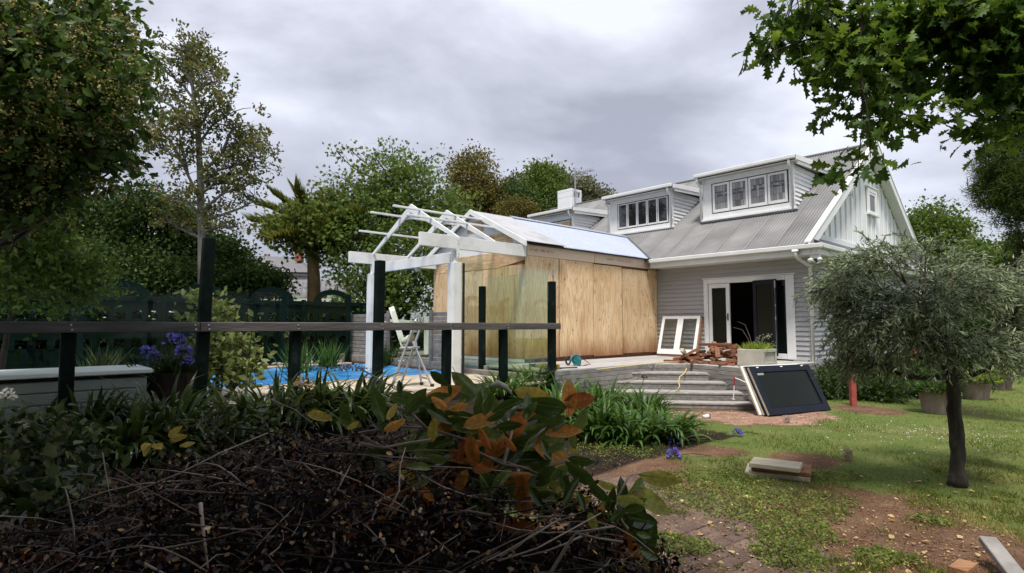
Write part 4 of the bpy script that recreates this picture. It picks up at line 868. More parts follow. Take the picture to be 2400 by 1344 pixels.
# trellis fence with arches
tf = T('arched_trellis_fence', 'dark green boarded trellis fence with arched tops behind the pool', 'fence', (-11.4, -10, .5))
tx = -11.4
for k in range(8):
    yc = -4.72-1.8*k
    tf.part('post', MB().box(tx-.05, tx+.05, yc+.85, yc+.95, .5, 2.34, .006), FENCEG)
    for z0, z1 in ((.5, 1.06), (1.26, 1.74), (1.95, 2.18)): tf.part('board', MB().box(tx-.012, tx+.012, yc-.85, yc+.845, z0, z1, .003), FENCEG)
    tf.part('rail', MB().box(tx-.03, tx+.045, yc-.85, yc+.845, 2.185, 2.30, .005), FENCEG)
    for i in range(6):
        ya = yc-.85+.34*i-.07
        for z0, z1 in ((1.04, 1.28), (1.72, 1.97)): tf.part('slat', MB().box(tx+.013, tx+.025, ya, ya+.14, z0, z1, .002), FENCEG)
    arc = MB(); nseg = 14; vs = []
    for i in range(nseg+1):
        t_ = PI*i/nseg
        for r_, zz_ in ((.60, .38), (.40, .22)):
            for xx in (tx-.015, tx+.02): vs.append((xx, yc+r_*math.cos(t_), 2.30+zz_*math.sin(t_)))
    fs = []
    for i in range(nseg):
        a = 4*i; b = a+4; fs += [(a, a+1, b+1, b), (a+2, b+2, b+3, a+3), (a, b, b+2, a+2), (a+1, a+3, b+3, b+1)]
    arc.add(vs, fs); tf.part('arch', arc, FENCEG)
# slatted screens and the glass gate between them
for (x0, x1, lab) in ((-10.45, -8.2, 'grey slatted timber screen to the left of the glass pool gate'), (-6.28, -5.2, 'narrow grey slatted timber screen behind the white pergola post')):
    t_ = T('slat_screen', lab, 'timber screen', (x0, -6.4, .6), group='slatted screens at the pool end')
    z = .62; 
    while z < 1.86:
        t_.part('slat', MB().box(x0, x1, -6.41, -6.39, z, z+.095, .003), GREYWOOD); z += .108
    t_.part('post', MB().box(x0-.01, x0+.09, -6.46, -6.412, .56, 1.96, .004), GREYWOOD); t_.part('post', MB().box(x1-.09, x1+.01, -6.46, -6.412, .56, 1.97, .004), GREYWOOD)
gg = T('glass_gate', 'glass pool gate between the two slatted screens', 'gate', (-7, -6.4, .7))
gg.part('glass_pane', MB().box(-8.12, -7.3, -6.406, -6.396, .70, 1.96, 0), GLASS); gg.part('glass_pane', MB().box(-7.28, -6.34, -6.406, -6.396, .70, 1.96, 0), GLASS)
gg.part('hinge', MB().box(-8.19, -8.1, -6.42, -6.38, .85, .93).box(-8.19, -8.1, -6.42, -6.38, 1.6, 1.68), BLACK)
# odds and ends behind the gate
a_, b_ = at(917, 720, 16.6), at(948, 818, 16.2)
single('white_plank', 'white painted plank leaning at a slant behind the glass gate', 'plank', MB().beam(a_, b_, .16, .035, (0, 1, .2), .004), WHITE, b_, False)
a_, b_ = at(900, 752, 16.9), at(990, 757, 16.9)
single('white_rail', 'white painted rail lying level behind the leaning plank', 'rail', MB().beam(a_, b_, .05, .10), WHITE, a_, False)
a_ = at(1000, 765, 15.4)
single('white_stub_post', 'short white post by the right end of the white rail', 'post', MB().beam(a_-np.array([0, 0, .75]), a_+np.array([0, 0, .26]), .12, .12, (0, 1, 0)), WHITE, a_-np.array([0, 0, .75]), False)
tb = T('low_trestle', 'low bench of grey boards behind the stepladder', 'bench', at(960, 830, 16.0), False)
c0 = at(930, 820, 16.1); c1 = at(1005, 818, 16.1)
tb.part('top', MB().beam(c0, c1, .5, .05), DECKX)
for c in (c0, c1): tb.part('leg', MB().beam(c-np.array([0, 0, .03]), (c[0], c[1], .74), .06, .06, (0, 1, 0)), GREYWOOD)
c = at(967, 812, 15.9); pt_ = T('patterned_pot', 'small orange and cream patterned pot seen through the stepladder', 'pot', c, False)
pt_.part('body', MB().lathe([(.0, .0), (.10, .0), (.15, .12), (.14, .26), (.09, .34), (.11, .38)], c, 14), CERAM, smooth=True)
c = at(950, 812, 15.9); single('plaster_bird', 'small pink and white garden bird ornament beside the patterned pot', 'ornament', MB().tube([c+np.array([-.1, 0, .08]), c+np.array([0, 0, .14]), c+np.array([.1, 0, .26]), c+np.array([.17, 0, .33])], [.05, .10, .06, .02], 8).tube([c, c+np.array([0, 0, .1])], .07, 8), WHITEB, c, False, smooth=True)
c = at(995, 816, 15.7); pt_ = T('dark_plant_pot', 'dark green pot with a spiky yellow green plant near the white stub post', 'plant', c, False)
pt_.part('pot', MB().lathe([(0, 0), (.2, 0), (.27, .42), (.23, .42), (.22, .36), (0, .36)], c, 16), DKGREEN, smooth=True)
P = np.repeat([c+np.array([0, 0, .36])], 160, 0)+rng.normal(size=(160, 3))*.05; Dv = unit(160); Dv[:, 2] = abs(Dv[:, 2])+.4
V, Fc, rn = scatter(P-c, Dv, .45+.2*rng.random(160), t_needle(.03)); pt_.raw('foliage', fast('foliage', V, Fc, L_PLAN, rn), kind='stuff')

# ---------------------------------------------------------------- stepladder
f1, f2, r1, r2 = gp(917, 908, .56), gp(939, 903, .56), gp(988, 903, .56), gp(1013, 907, .56)
Y1, Y2 = (f1[1]+r2[1])/2, (f2[1]+r1[1])/2+.1
t1, t2 = at(973, 757, Y1+.05), at(989, 757, Y2+.05); m1, m2 = at(969, 800, Y2), at(985, 800, Y1)
ld = T('stepladder', 'aluminium stepladder standing open beside the pool', 'ladder', (f1+r2)/2, False)
def bar(a, b, w_=.045, h_=.024): return MB().beam(a, b, w_, h_, (.6, .5, .2), .004)
ld.part('rail', bar(f1, t1), ALU); ld.part('rail', bar(f2, t2), ALU)
l1 = f1+(t1-f1)*.70; l2 = f2+(t2-f2)*.70
ld.part('leg', bar(r1, l2, .04), ALU); ld.part('leg', bar(r2, l1+(l2-l1)*.6, .04), ALU)
hp = [t1+(t2-t1)*(.5-.5*math.cos(PI*i/8))+np.array([0, 0, .09*math.sin(PI*i/8)]) for i in range(9)]
ld.part('hoop', MB().tube(hp, .017, 7), ALU, smooth=True)
for s in (.19, .40, .60):
    a, b = f1+(t1-f1)*s, f2+(t2-f2)*s; ld.part('step', MB().beam(a, b+(b-a)*.05, .11 if s < .55 else .22, .03, (0, 0, 1), .004), ALU)
ld.part('brace', MB().tube([f2+(t2-f2)*.22, r1+(l2-r1)*.75], .008, 5).tube([f1+(t1-f1)*.22, r2+(l1-r2)*.72], .008, 5), STEEL)
ld.part('cross_bar', bar(r1+(l2-r1)*.18, r2+(l1-r2)*.18, .03), ALU)
for p in (f1, f2, r1, r2): ld.part('foot', MB().box(p[0]-.03, p[0]+.03, p[1]-.03, p[1]+.03, .565, .61), BLACK)

# ---------------------------------------------------------------- sashes and doors leaning about
class Fr:                                        # a leaning rectangular frame: local u (along), v (up the slope), n (out)
    def __init__(s, o, u, v): s.o = Vector(o); s.u = Vector(u).normalized(); s.v = Vector(v).normalized(); s.n = s.u.cross(s.v)
    def box(s, mb, u0, u1, v0, v1, n0, n1, c=.004):
        return mb.obox(s.o+s.u*((u0+u1)/2)+s.v*((v0+v1)/2)+s.n*((n0+n1)/2), s.u, s.v, s.n, u1-u0, v1-v0, n1-n0, c)
f = Fr((-3.86, -.52, .745), (1, -.0, 0), (-.05, .37, .92))
ws = T('window_sash', 'white two-pane window in its raw brown frame leaning on the grey weatherboards', 'window', (-3.25, -.5, .745))
W_, H_ = 1.20, 1.18
mb = MB(); f.box(mb, 0, W_, 0, .05, -.10, .0); f.box(mb, W_-.035, W_, .05, H_, -.10, .0); f.box(mb, 0, .035, .05, H_, -.03, -.005); f.box(mb, .035, W_-.035, H_-.035, H_, -.03, -.005)
ws.part('frame', mb, BROWN)
for k in range(2):
    a = .0+k*.585+.003; b = a+.58; mb = MB(); e_ = .005
    f.box(mb, a, a+.085, .055, H_, e_, .03); f.box(mb, b-.085, b, .055, H_, e_, .03); f.box(mb, a+.085, b-.085, .055, .20, e_, .03); f.box(mb, a+.085, b-.085, H_-.085, H_, e_, .03)
    o = ws.part('sash', mb, WHITE); ws.part('pane', f.box(MB(), a+.086, b-.086, .201, H_-.086, .012, .018, 0), CLEAR, o)
# glazed doors stacked against the deck corner
def lean_door(name, label, o, ang, lean, W_, H_, mat, st, th, pane=True, group=None, strips=False):
    u = (math.cos(ang), math.sin(ang), 0); nr = (-math.sin(ang), math.cos(ang)); v = (math.sin(lean)*nr[0], math.sin(lean)*nr[1], math.cos(lean))
    f = Fr(o, u, v); t = T(name, label, 'door', o, group=group); mb = MB()
    f.box(mb, 0, st, 0, H_, 0, th, .006); f.box(mb, W_-st, W_, 0, H_, 0, th, .006); f.box(mb, st, W_-st, 0, st*1.05, 0, th, .006); f.box(mb, st, W_-st, H_-st*.9, H_, 0, th, .006); t.part('frame', mb, mat)
    if pane: t.part('pane', f.box(MB(), st+.002, W_-st-.002, st*1.05, H_-st*.9, th*.4, th*.55, 0), DGLASS)
    mb = MB(); g = .012
    f.box(mb, st, W_-st, st*1.06, st*1.06+g, th, th+.006, .001); f.box(mb, W_-st-g, W_-st, st*1.1, H_-st*.9, th, th+.006, .001); 
    t.part('glazing_bead', mb, mat)
    f.box(mb2 := MB(), .003, W_-.003, .003, H_-.003, -.004, -.001, 0)
    t.part('edge', f.box(MB(), -.003, -.0005, .01, H_-.01, .004, th-.004, 0), PALEB)
    if strips:
        for q in (.18, W_*.5, W_-.25): t.part('tape', f.box(MB(), q, q+.06, H_-.03, H_-.012, th+.001, th+.004, 0), WHITE)
        t.part('sticker', f.box(MB(), st+.03, st+.19, H_-st*.9-.05, H_-st*.9-.01, th*.56, th*.56+.003, 0), PVC)
    return t
lean_door('glazed_door', 'navy framed glazed door leaning sideways at the front of the stack by the steps', (.755, -4.13, .0), 1.262, .50, 1.60, .93, NAVY, .13, .045, strips=True, group='doors stacked against the deck corner')
lean_door('glazed_door', 'door with a raw brown edge, second in the stack behind the navy one', (.685, -4.16, .0), 1.262, .485, 1.50, .93, NAVY, .13, .04, group='doors stacked against the deck corner')
lean_door('glazed_door', 'white edged door nearest the steps, at the back of the stack', (.61, -4.19, .0), 1.262, .46, 1.50, .93, WHITE2, .12, .04, group='doors stacked against the deck corner')
c = Hl(at(1722, 886, 10.05)); q = Hl(at(1749, 897, 10.05)); d_ = Hl(at(1719, 934, 10.05))
bk = T('door_stay', 'thin white and red metal stay sticking out from the back of the stacked doors', 'stay', q)
bk.part('arm', MB().beam(c, q, .022, .02), WHITE); bk.part('red_rod', MB().beam(c+np.array([0, 0, .02]), c+(d_-c)*.38, .018, .018, (1, 0, 0)), REDB); bk.part('rod', MB().beam(c+(d_-c)*.381, d_, .014, .014, (1, 0, 0)), WHITE); bk.part('toe', MB().beam(d_+np.array([-.05, .05, -.01]), d_+np.array([.03, -.03, -.02]), .014, .014), WHITE)

# ---------------------------------------------------------------- heap of offcuts
def offcut(ce, yaw, pit, l, w_, h_):
    d = Vector((math.cos(yaw)*math.cos(pit), math.sin(yaw)*math.cos(pit), math.sin(pit))); s_ = Vector((-math.sin(yaw), math.cos(yaw), 0)); n = d.cross(s_)
    mb = MB().obox(ce, d, s_, n, l, w_, h_, .004)
    return single('timber_offcut', 'short reddish brown timber offcut in the heap on the deck', 'offcut', mb, BROWN, ce, group='timber offcuts heaped on the deck')
hx0, hy0 = -1.28, -2.42
for lay, (nn, rx, ry) in enumerate(((20, .92, .30), (15, .70, .24), (11, .46, .2), (8, .34, .16), (5, .26, .12), (3, .2, .1))):
    for i in range(nn):
        ce = (hx0+random.uniform(-rx, rx)-(.0 if lay < 2 else -.12), hy0+.06*lay+random.uniform(-ry, ry)-.19*(random.uniform(-1, 1))*0, .775+.075*lay+random.uniform(-.01, .015))
        offcut(ce, random.choice((0, .2, -.3, .8, -1.1, 1.4, 2.3))+random.uniform(-.3, .3), random.uniform(-.12, .12)*(1+lay*.8), random.uniform(.22, .5), random.choice((.09, .1, .05)), random.choice((.045, .05, .07)))
for (p, yaw, pit, l) in (((-1.95, -2.72, .775), .1, 0, .5), ((-1.0, -2.55, 1.03), -1.0, -.7, .42), ((-1.65, -2.6, .96), .5, .5, .45), ((-1.1, -2.45, 1.17), .08, .02, .72)): offcut(p, yaw, pit, l, .1, .06)
single('timber_offcut', 'thin pinkish offcut lying alone in front of the stone planter', 'offcut', MB().box(-.42, -.2, -2.78, -2.73, .742, .765), BROWN, (-.3, -2.75, .742), group='timber offcuts heaped on the deck')
single('timber_offcut', 'pale cut end of board poking out of the left of the heap', 'offcut', MB().obox((-1.72, -2.72, 1.0), (.3, -.9, .3), (.95, .3, 0), (-.1, .3, .95), .3, .08, .08, .004), PALEB, (-1.72, -2.72, 1.0), group='timber offcuts heaped on the deck')
# planter
pl_ = T('stone_planter', 'square panelled stone planter on the deck beside the offcuts', 'planter', (-.2, -2.2, .74))
px0, px1, py0, py1, pz = -.47, .06, -2.72, -2.05, 1.10
pl_.part('wall', MB().box(px0, px1, py0, py0+.05, .742, pz, .01).box(px0, px1, py1-.05, py1, .742, pz, .01).box(px0, px0+.05, py0+.05, py1-.05, .742, pz, .01).box(px1-.05, px1-.015, py0+.05, py1-.05, .742, pz-.0, .005), STONE)
pl_.part('panel_frame', MB().box(px1-.012, px1+.012, py0+.01, py1-.01, pz-.06, pz, .004).box(px1-.012, px1+.012, py0+.01, py1-.01, .742, .83, .004).box(px1-.012, px1+.012, py0+.01, py0+.08, .835, pz-.065, .004).box(px1-.012, px1+.012, py1-.07, py1-.01, .835, pz-.065, .004), STONE)
pl_.part('soil', MB().box(px0+.05, px1-.05, py0+.05, py1-.05, 1.0, 1.05, 0), SOIL)
c = W((-.2, -2.4, 1.05)); pn = T('planter_grass', 'bright green tufted grass growing in the stone planter', 'plant', c, False)
P = np.stack([rng.uniform(-.23, .23, 700), rng.uniform(-.27, .27, 700), np.zeros(700)], 1); P = P@np.stack([RX, RY, [0, 0, 1]]); Dv = unit(700)*.7; Dv[:, 2] = abs(Dv[:, 2])+.55
V, Fc, rn = scatter(P, Dv, .10+.14*rng.random(700), t_needle(.06)); pn.raw('foliage', fast('foliage', V, Fc, L_PLAN, rn), kind='stuff')
st = MB(); tips = []
for a, b_ in ((-.45, .5), (-.35, .62), (.1, .25), (.35, .35), (.25, .3), (.4, .16)):
    pth = [(a*.2, 0, 0), (a*.35, .03, b_*.5), (a*.6, .05, b_*.9), (a*1.0, .08, b_*1.0)]; st.tube(pth, [.005, .004, .003, .002], 4, False); tips.append(pth[-1]); tips.append(pth[2])
pn.part('stem', MB().add([tuple(np.array(v)+c) for v in st.v], st.f), TWIG)
P = np.repeat(np.array(tips[4:]), 9, 0)+rng.normal(size=(len(tips[4:])*9, 3))*.035; V, Fc, rn = scatter(P, unit(len(P)), .045+.02*rng.random(len(P)), t_leaf(.14)); pn.raw('leaf_spray', fast('leaf_spray', V, Fc, L_PEAR, rn), kind='stuff')

# ---------------------------------------------------------------- tools and cord
c = Hl(gp(1352, 858, .74)); cs = T('circular_saw', 'teal circular saw lying on the deck edge', 'saw', c)
def q3(x, y, z): return (c[0]+x, c[1]+y, .742+z)
cs.part('motor', MB().tube([q3(-.10, 0, .09), q3(-.02, 0, .10), q3(.06, 0, .09)], [.045, .06, .05], 10), TEAL, smooth=True)
cs.part('blade_guard', MB().tube([q3(.03, -.05, .09), q3(.03, -.012, .09)], [.105, .105], 18), TEAL)
hn = [q3(-.20+.0*math.cos(t), .15*math.cos(t)*.8, .11+.10*math.sin(t)) for t in np.linspace(0, 2*PI, 14)]
cs.part('handle', MB().tube([q3(-.05, .16*math.cos(t)+.02, .12+.10*math.sin(t)) for t in np.linspace(-.3, PI+.3, 12)], .022, 7), TEAL, smooth=True)
cs.part('loop', MB().tube([q3(-.1, -.16+.07*math.cos(t), .11+.08*math.sin(t)) for t in np.linspace(0, 2*PI, 12)], .02, 6, False), BLACK, smooth=True)
cs.part('base_plate', MB().box(c[0]-.05, c[0]+.08, c[1]-.12, c[1]+.16, .745, .755, .001), ALU)
cs.part('parallel_fence', MB().box(c[0]+.082, c[0]+.088, c[1]-.02, c[1]+.03, .70, .90, .001), ALU)
cs.part('cable', MB().tube([q3(-.02, .2, .14), q3(.02, .30, .08), q3(.05, .36, .012), q3(.0, .45, .012)], .007, 5, False), BLACK)
single('red_pencil', 'red carpenter pencil lying beside the circular saw', 'pencil', MB().beam(q3(.10, .12, .01), q3(.02, .34, .01), .02, .02), REDB, q3(.05, .2, 0))
c = Hl(gp(1270, 866, .74)); dr_ = T('cordless_drill', 'yellow and black cordless drill lying on the deck behind the glass', 'drill', c)
dr_.part('body', MB().tube([q3(-.16, 0, .06), q3(-.06, 0, .065), q3(.06, 0, .07), q3(.16, 0, .07)], [.03, .055, .06, .05], 9), YELLOW, smooth=True)
dr_.part('chuck', MB().tube([q3(-.30, 0, .06), q3(-.29, 0, .06), q3(-.165, 0, .06)], [.012, .03, .042], 9), BLACK)
dr_.part('bit', MB().tube([q3(-.52, 0, .05), q3(-.30, 0, .06)], .008, 5), STEEL)
dr_.part('grip', MB().beam(q3(.08, .01, .04), q3(.16, .2, .04), .05, .05), BLACK)
dr_.part('battery', MB().obox(q3(.17, .23, .05), (1, 0, 0), (0, 1, 0), (0, 0, 1), .13, .08, .09, .012), YELLOW)
for i, (y_, lab) in enumerate(((-5.6, 'dark crow bar lying on the deck beside the saw'), (-5.95, 'long black chisel lying on the deck behind the corner post'))):
    single('pry_bar' if i == 0 else 'chisel', lab, 'tool', MB().beam((-2.36-.1*i, y_, .755), (-2.55, y_-.42, .755), .03, .022), BLACK, (-2.4, y_, .744))
pth = [Hl(gp(*p, z)) for p, z in (((1400, 868), .74), ((1500, 856), .745), ((1560, 850), .745), ((1612, 851), .75))]
pth += [np.array(p) for p in (Hl(gp(1611, 858, .66)), Hl(gp(1604, 876, .59)), Hl(gp(1592, 885, .52)), Hl(gp(1590, 897, .44)), Hl(gp(1592, 907, .38)), Hl(gp(1586, 918, .285)), Hl(gp(1570, 926, .2)))]
pth = [p+np.array([.02, -.02, .012]) for p in pth]
single('extension_cord', 'pale yellow extension cord trailing down the deck steps', 'cord', MB().tube(pth, .011, 6), RUBBER, pth[0], smooth=True)

# ---------------------------------------------------------------- things on the grass
c = gp(1655, 984); cu = T('paper_cup', 'white paper cup with a dark lid lying on the brick pad', 'cup', c, False)
u = np.array([.95, .2, .08]); u /= np.linalg.norm(u); o_ = c+np.array([-.05, 0, .045])
cu.part('body', MB().tube([o_, o_+u*.10], [.030, .042], 14), PAPER, smooth=True); cu.part('lid', MB().tube([o_+u*.101, o_+u*.115], [.045, .044], 14), BLACK)
def slab_at(name, lab, px, py, z0, ln, wd, th, ang, mat, cat='slab', grp='boards stacked on the grass'):
    c = gp(px, py, z0+th); a = math.radians(ang)
    mb = MB().obox((c[0], c[1], z0+th/2), (math.cos(a), math.sin(a), 0), (-math.sin(a), math.cos(a), 0), (0, 0, 1), ln, wd, th, .007)
    single(name, lab, cat, mb, mat, (c[0], c[1], z0), False, grp)
slab_at('board_panel', 'pale weathered board at the bottom of the stack on the grass', 1822, 1102, .004, .62, .40, .05, -27, PALEB, 'board')
slab_at('board_panel', 'dark edged brown board in the middle of the stack on the grass', 1832, 1092, .056, .56, .40, .045, -29, BROWN, 'board')
slab_at('board_panel', 'cream topped board lying on top of the stack on the grass', 1818, 1084, .103, .48, .32, .05, -32, PALEB, 'board')
c = gp(2306, 1325); a = math.radians(70)
single('grey_plank', 'weathered grey plank end propped at the bottom right corner of the lawn', 'plank', MB().obox((c[0]-.02, c[1]-.18, .11), (math.cos(a), math.sin(a), .22), (-math.sin(a), math.cos(a), 0), (-.2*math.cos(a), -.2*math.sin(a), 1), .44, .10, .045, .005), GREYWOOD, (c[0], c[1], 0), False)
single('timber_block', 'brown timber block beside the grey plank at the bottom edge', 'block', MB().obox((c[0]-.27, c[1]-.17, .04), (.8, .6, 0), (-.6, .8, 0), (0, 0, 1), .2, .1, .07, .005), BROWN, (c[0]-.27, c[1]-.17, 0), False)
# red posts, crossed battens, pots
for (px, py, top, lab) in ((2000, 952, 820, 'nearest red painted post under the pear tree'), (2078, 892, 830, 'middle red post behind the crossed battens'), (2146, 884, 815, 'far red post between the pear tree and the hedge')):
    c = gp(px, py); h = EYE+(762-top)/F_PX*c[1]
    mb = MB().box(c[0]-.05, c[0]+.05, c[1]-.05, c[1]+.05, -.02, h, .006); single('red_post', lab, 'post', mb, RED, c, False, 'red posts in the side garden')
c = gp(2030, 925)
for s, lab in ((1, 'grey batten leaning to the right behind the nearest red post'), (-1, 'grey batten leaning to the left, crossing the other')):
    a = c+np.array([-.28*s+.2, .02*s, 0]); b = c+np.array([.42*s+.25, .05*s, .78]); single('leaning_batten', lab, 'batten', MB().beam(a, b, .07, .03, (0, 1, 0)), GREYWOOD, a, False, 'crossed battens by the red post')
for (px, py, r, h, lab) in ((2192, 968, .26, .46, 'round concrete pot of green strappy plants just left of the pear trunk'), (2288, 936, .30, .46, 'second concrete pot on the lawn right of the pear trunk'), (2342, 913, .32, .46, 'third concrete pot, farthest along the lawn edge')):
    c = gp(px, py); t_ = T('plant_pot', lab, 'pot', c, False, 'planted concrete pots on the lawn edge')
    t_.part('pot', MB().lathe([(0, 0), (r*.72, 0), (r*.95, h*.8), (r*1.06, h*.82), (r*1.08, h), (r*.95, h), (r*.9, h*.85), (0, h*.85)], c, 20), POTC, smooth=False)
    n = 420; th = rng.random(n)*2*PI; rr = r*.85*np.sqrt(rng.random(n)); P = np.stack([rr*np.cos(th), rr*np.sin(th), np.full(n, h*.85)], 1); Dv = np.stack([np.cos(th)*.8, np.sin(th)*.8, .2+.6*rng.random(n)], 1)+unit(n)*.3
    V, Fc, rn = scatter(P, Dv, .16+.16*rng.random(n), t_leaf(.10), .1); t_.raw('foliage', fast('foliage', V, Fc, L_PLAN if px > 2250 else L_AGAP, rn), kind='stuff')

# ---------------------------------------------------------------- storage box and barrel behind the fence
bx = T('storage_box', 'long pale sage plastic storage box with a mint lid behind the rail fence', 'storage box', (-3.4, -14.4, .56))
for k in range(3): bx.part('panel', MB().box(-3.95, -3.12, -16.8, -12.8, .565+.135*k, .565+.135*k+.128, .012), PVC)
bx.part('lid_rim', MB().box(-3.98, -3.09, -16.85, -12.77, .968, 1.005, .01), DKGREEN); bx.part('lid', MB().box(-4.0, -3.07, -16.87, -12.75, 1.007, 1.065, .022), PVCT)
c = Hl(gp(405, 958, .5)); tbp = T('timber_barrel', 'dark timber half barrel planter behind the tall fence post', 'planter', (c[0], c[1], .5))
bb = MB()
for i in range(14):
    a = 2*PI*i/14; ca, sa = math.cos(a), math.sin(a); bb.obox((c[0]+.30*ca, c[1]+.30*sa, .74), (-sa, ca, 0), (ca, sa, .08), (-.08*ca, -.08*sa, 1), .128, .03, .48, .004)
tbp.part('stave', bb, SOIL); tbp.part('hoop', MB().lathe([(.335, .56-.5+.5), (.34, .62), (.335, .62)], (c[0], c[1], 0), 20), BLACK); tbp.part('soil', MB().lathe([(0, .9), (.28, .9)], (c[0], c[1], 0), 14), SOIL)

# ---------------------------------------------------------------- neighbours
nh = T('brick_house', 'neighbouring red brick house with a grey slate roof beyond the trees', 'house', at(655, 655, 34), False)
Yh = 34.0
def hp_(px, py, d=0.): return at(px, py, Yh+d)
nh.part('wall', MB().prism([hp_(575, 700), hp_(722, 700), hp_(722, 652), hp_(575, 652)], (0, 1, 0), 6), BRICKW)
nh.part('roof', MB().add([hp_(560, 636, -.6), hp_(728, 640, -.6), hp_(700, 604, 4), hp_(604, 600, 4)], [(0, 1, 2, 3)]).add([hp_(728, 640, -.6), hp_(742, 640, 8), hp_(700, 604, 4)], [(0, 1, 2)]), SLATE)
nh.part('fascia', MB().beam(hp_(560, 640, -.55), hp_(728, 644, -.55), .1, .16), WHITE); nh.part('frieze', MB().beam(hp_(575, 648, -.1), hp_(722, 651, -.1), .1, .22), WHITEB)
nh.part('gutter', MB().beam(hp_(560, 637, -.7), hp_(728, 641, -.7), .12, .1), BLACK)
wn = nh.part('window', MB().beam(hp_(634, 660, -.1), hp_(672, 660, -.1), .06, .5), WHITE)
nh.part('pane', MB().beam(hp_(637, 660, -.16), hp_(651, 660, -.16), .03, .36).beam(hp_(656, 660, -.16), hp_(669, 660, -.16), .03, .36), WGLASS, wn)
nh.part('chimney', MB().prism([hp_(690, 612, 2), hp_(706, 612, 2), hp_(704, 588, 2), hp_(692, 588, 2)], (0, 1, 0), .5), BRICKW)
for px in (622, 630): nh.part('chimney_pot', MB().tube([hp_(px, 604, 4.2), hp_(px, 596, 4.2)], .09, 8), BRICKW)
ns_ = T('shingled_shed', 'low neighbouring shed with a dark shingled roof behind the arched fence', 'shed', (at(740, 720, 25)), False)
Yh = 25.0
rows, cols = 9, 46
shm = MB().box(-.1, .1, 0, .30, 0, .016, 0); sh_me = mk('shingle', shm, SLATE)
p00, p10, p01 = at(585, 700, 25), at(880, 700, 25), at(640, 656, 28.5)
ux_ = (p10-p00); Wd = np.linalg.norm(ux_); ux_ /= Wd; vx_ = np.array([0, 3.4, p01[2]-p00[2]]); Ln = np.linalg.norm(vx_); vx_ /= Ln; nx3 = np.cross(ux_, vx_)
Rm = Matrix(((ux_[0], vx_[0], nx3[0]), (ux_[1], vx_[1], nx3[1]), (ux_[2], vx_[2], nx3[2])))
ns_.part('roof', MB().prism([p00, p10, p10+vx_*Ln, p00+vx_*Ln], -nx3, .06), SLATE)
for r in range(rows):
    for cidx in range(int(Wd/.22)):
        if r*int(Wd/.22)+cidx > 290: break
        o = link('shingle', sh_me, None, ns_.o); p = p00+ux_*(.11+.22*cidx+.11*(r % 2))+vx_*(r*.34)+nx3*.012
        o.location = tuple(p-ns_.base); o.rotation_euler = (Rm @ Matrix.Rotation(.05+random.uniform(-.01, .02), 3, 'X')).to_euler()
ns_.part('wall', MB().prism([at(590, 790, 25.4), at(876, 790, 25.4), at(876, 703, 25.4), at(590, 703, 25.4)], (0, 1, 0), 3), WHITEB)
ns_.part('fascia', MB().beam(at(585, 705, 24.95), at(880, 705, 24.95), .05, .18), WHITE)
# ---------------------------------------------------------------- trees
def px3(*a): return [at(px, py, Y) for px, py, Y in a]
# big flowering hedge tree, left
lb = [blob(60, 60, 5.6, 190, 130), blob(250, 60, 5.9, 70, 70), blob(120, 230, 5.5, 190, 120), blob(250, 210, 5.9, 80, 80), blob(60, 380, 5.4, 140, 120), blob(190, 370, 5.7, 95, 75), blob(250, 330, 6.0, 60, 60), blob(70, 470, 5.6, 100, 50), blob(-60, 250, 5.4, 160, 300), blob(10, 560, 6.2, 40, 50), blob(-40, 120, 4.6, 160, 200), blob(220, 130, 6.6, 110, 100), blob(120, 300, 6.8, 150, 160)]
tb_ = at(-420, 900, 6.2); tb_[2] = .4
lt = tree('flowering_hedge_tree', 'tall dense tree with cream flower clusters filling the upper left', [tb_, tb_+np.array([.1, .1, 1.6]), tb_+np.array([.5, 0, 3.2]), tb_+np.array([1.2, -.1, 4.6])], (.17, .06), lb, 1500, 13, .10, L_PHOT, t_oval(.26), rc=.20, droop=.1, surf=.5, objs=230, objname='leaf')
n = len(lt.clP); sel = rng.random(n) < .62; C_ = lt.clP[sel]; m = 32
P = np.repeat(C_, m, 0)+rng.normal(size=(len(C_)*m, 3))*np.array([.05, .05, .035])+np.repeat(lt.clD[sel], m, 0)*.12
V, Fc, rn = scatter(P-lt.base, unit(len(P)), .018+.012*rng.random(len(P)), t_leaf(.5)); lt.raw('blossom', fast('blossom', V, Fc, L_FLOW, rn), kind='stuff')
# tall sparse tree
Yt = 16.5
tkp = px3((474, 760, Yt), (473, 560, Yt), (470, 440, Yt), (466, 330, Yt), (455, 230, Yt), (446, 160, Yt), (441, 112, Yt))
sp = T('sparse_tree', 'tall thin tree with sparse bronze green foliage left of the house', 'tree', tkp[0], False)
sp.part('trunk', MB().tube(tkp, [.13, .11, .095, .08, .06, .04, .02], 8), BARKG, smooth=True)
LIMBS = [((470, 470), (440, 410), (425, 378), (388, 352), (352, 340)), ((426, 380), (400, 330), (362, 300), (342, 268)), ((440, 410), (428, 350), (420, 310), (400, 285)), ((478, 490), (525, 452), (570, 440), (600, 425)), ((472, 405), (520, 362), (565, 335), (622, 338)), ((468, 335), (500, 290), (548, 262)), ((472, 430), (510, 400), (560, 385), (598, 400)), ((455, 235), (425, 195), (385, 168)), ((455, 220), (488, 195), (512, 190)), ((452, 205), (432, 160), (415, 140)), ((447, 165), (460, 140), (470, 130)), ((472, 512), (430, 478), (385, 462)), ((474, 520), (555, 492), (605, 468)), ((474, 545), (520, 530), (560, 545)), ((462, 290), (425, 262), (370, 232), (345, 222)), ((466, 330), (440, 300), (412, 272)), ((464, 305), (490, 262), (500, 240)), ((520, 362), (540, 310), (560, 290)), ((470, 455), (505, 430), (530, 432)), ((441, 130), (432, 122), (428, 118)), ((446, 160), (470, 165), (482, 172)), ((565, 335), (590, 365), (612, 375)), ((474, 560), (430, 540), (395, 520))]
LP, LD = [], []
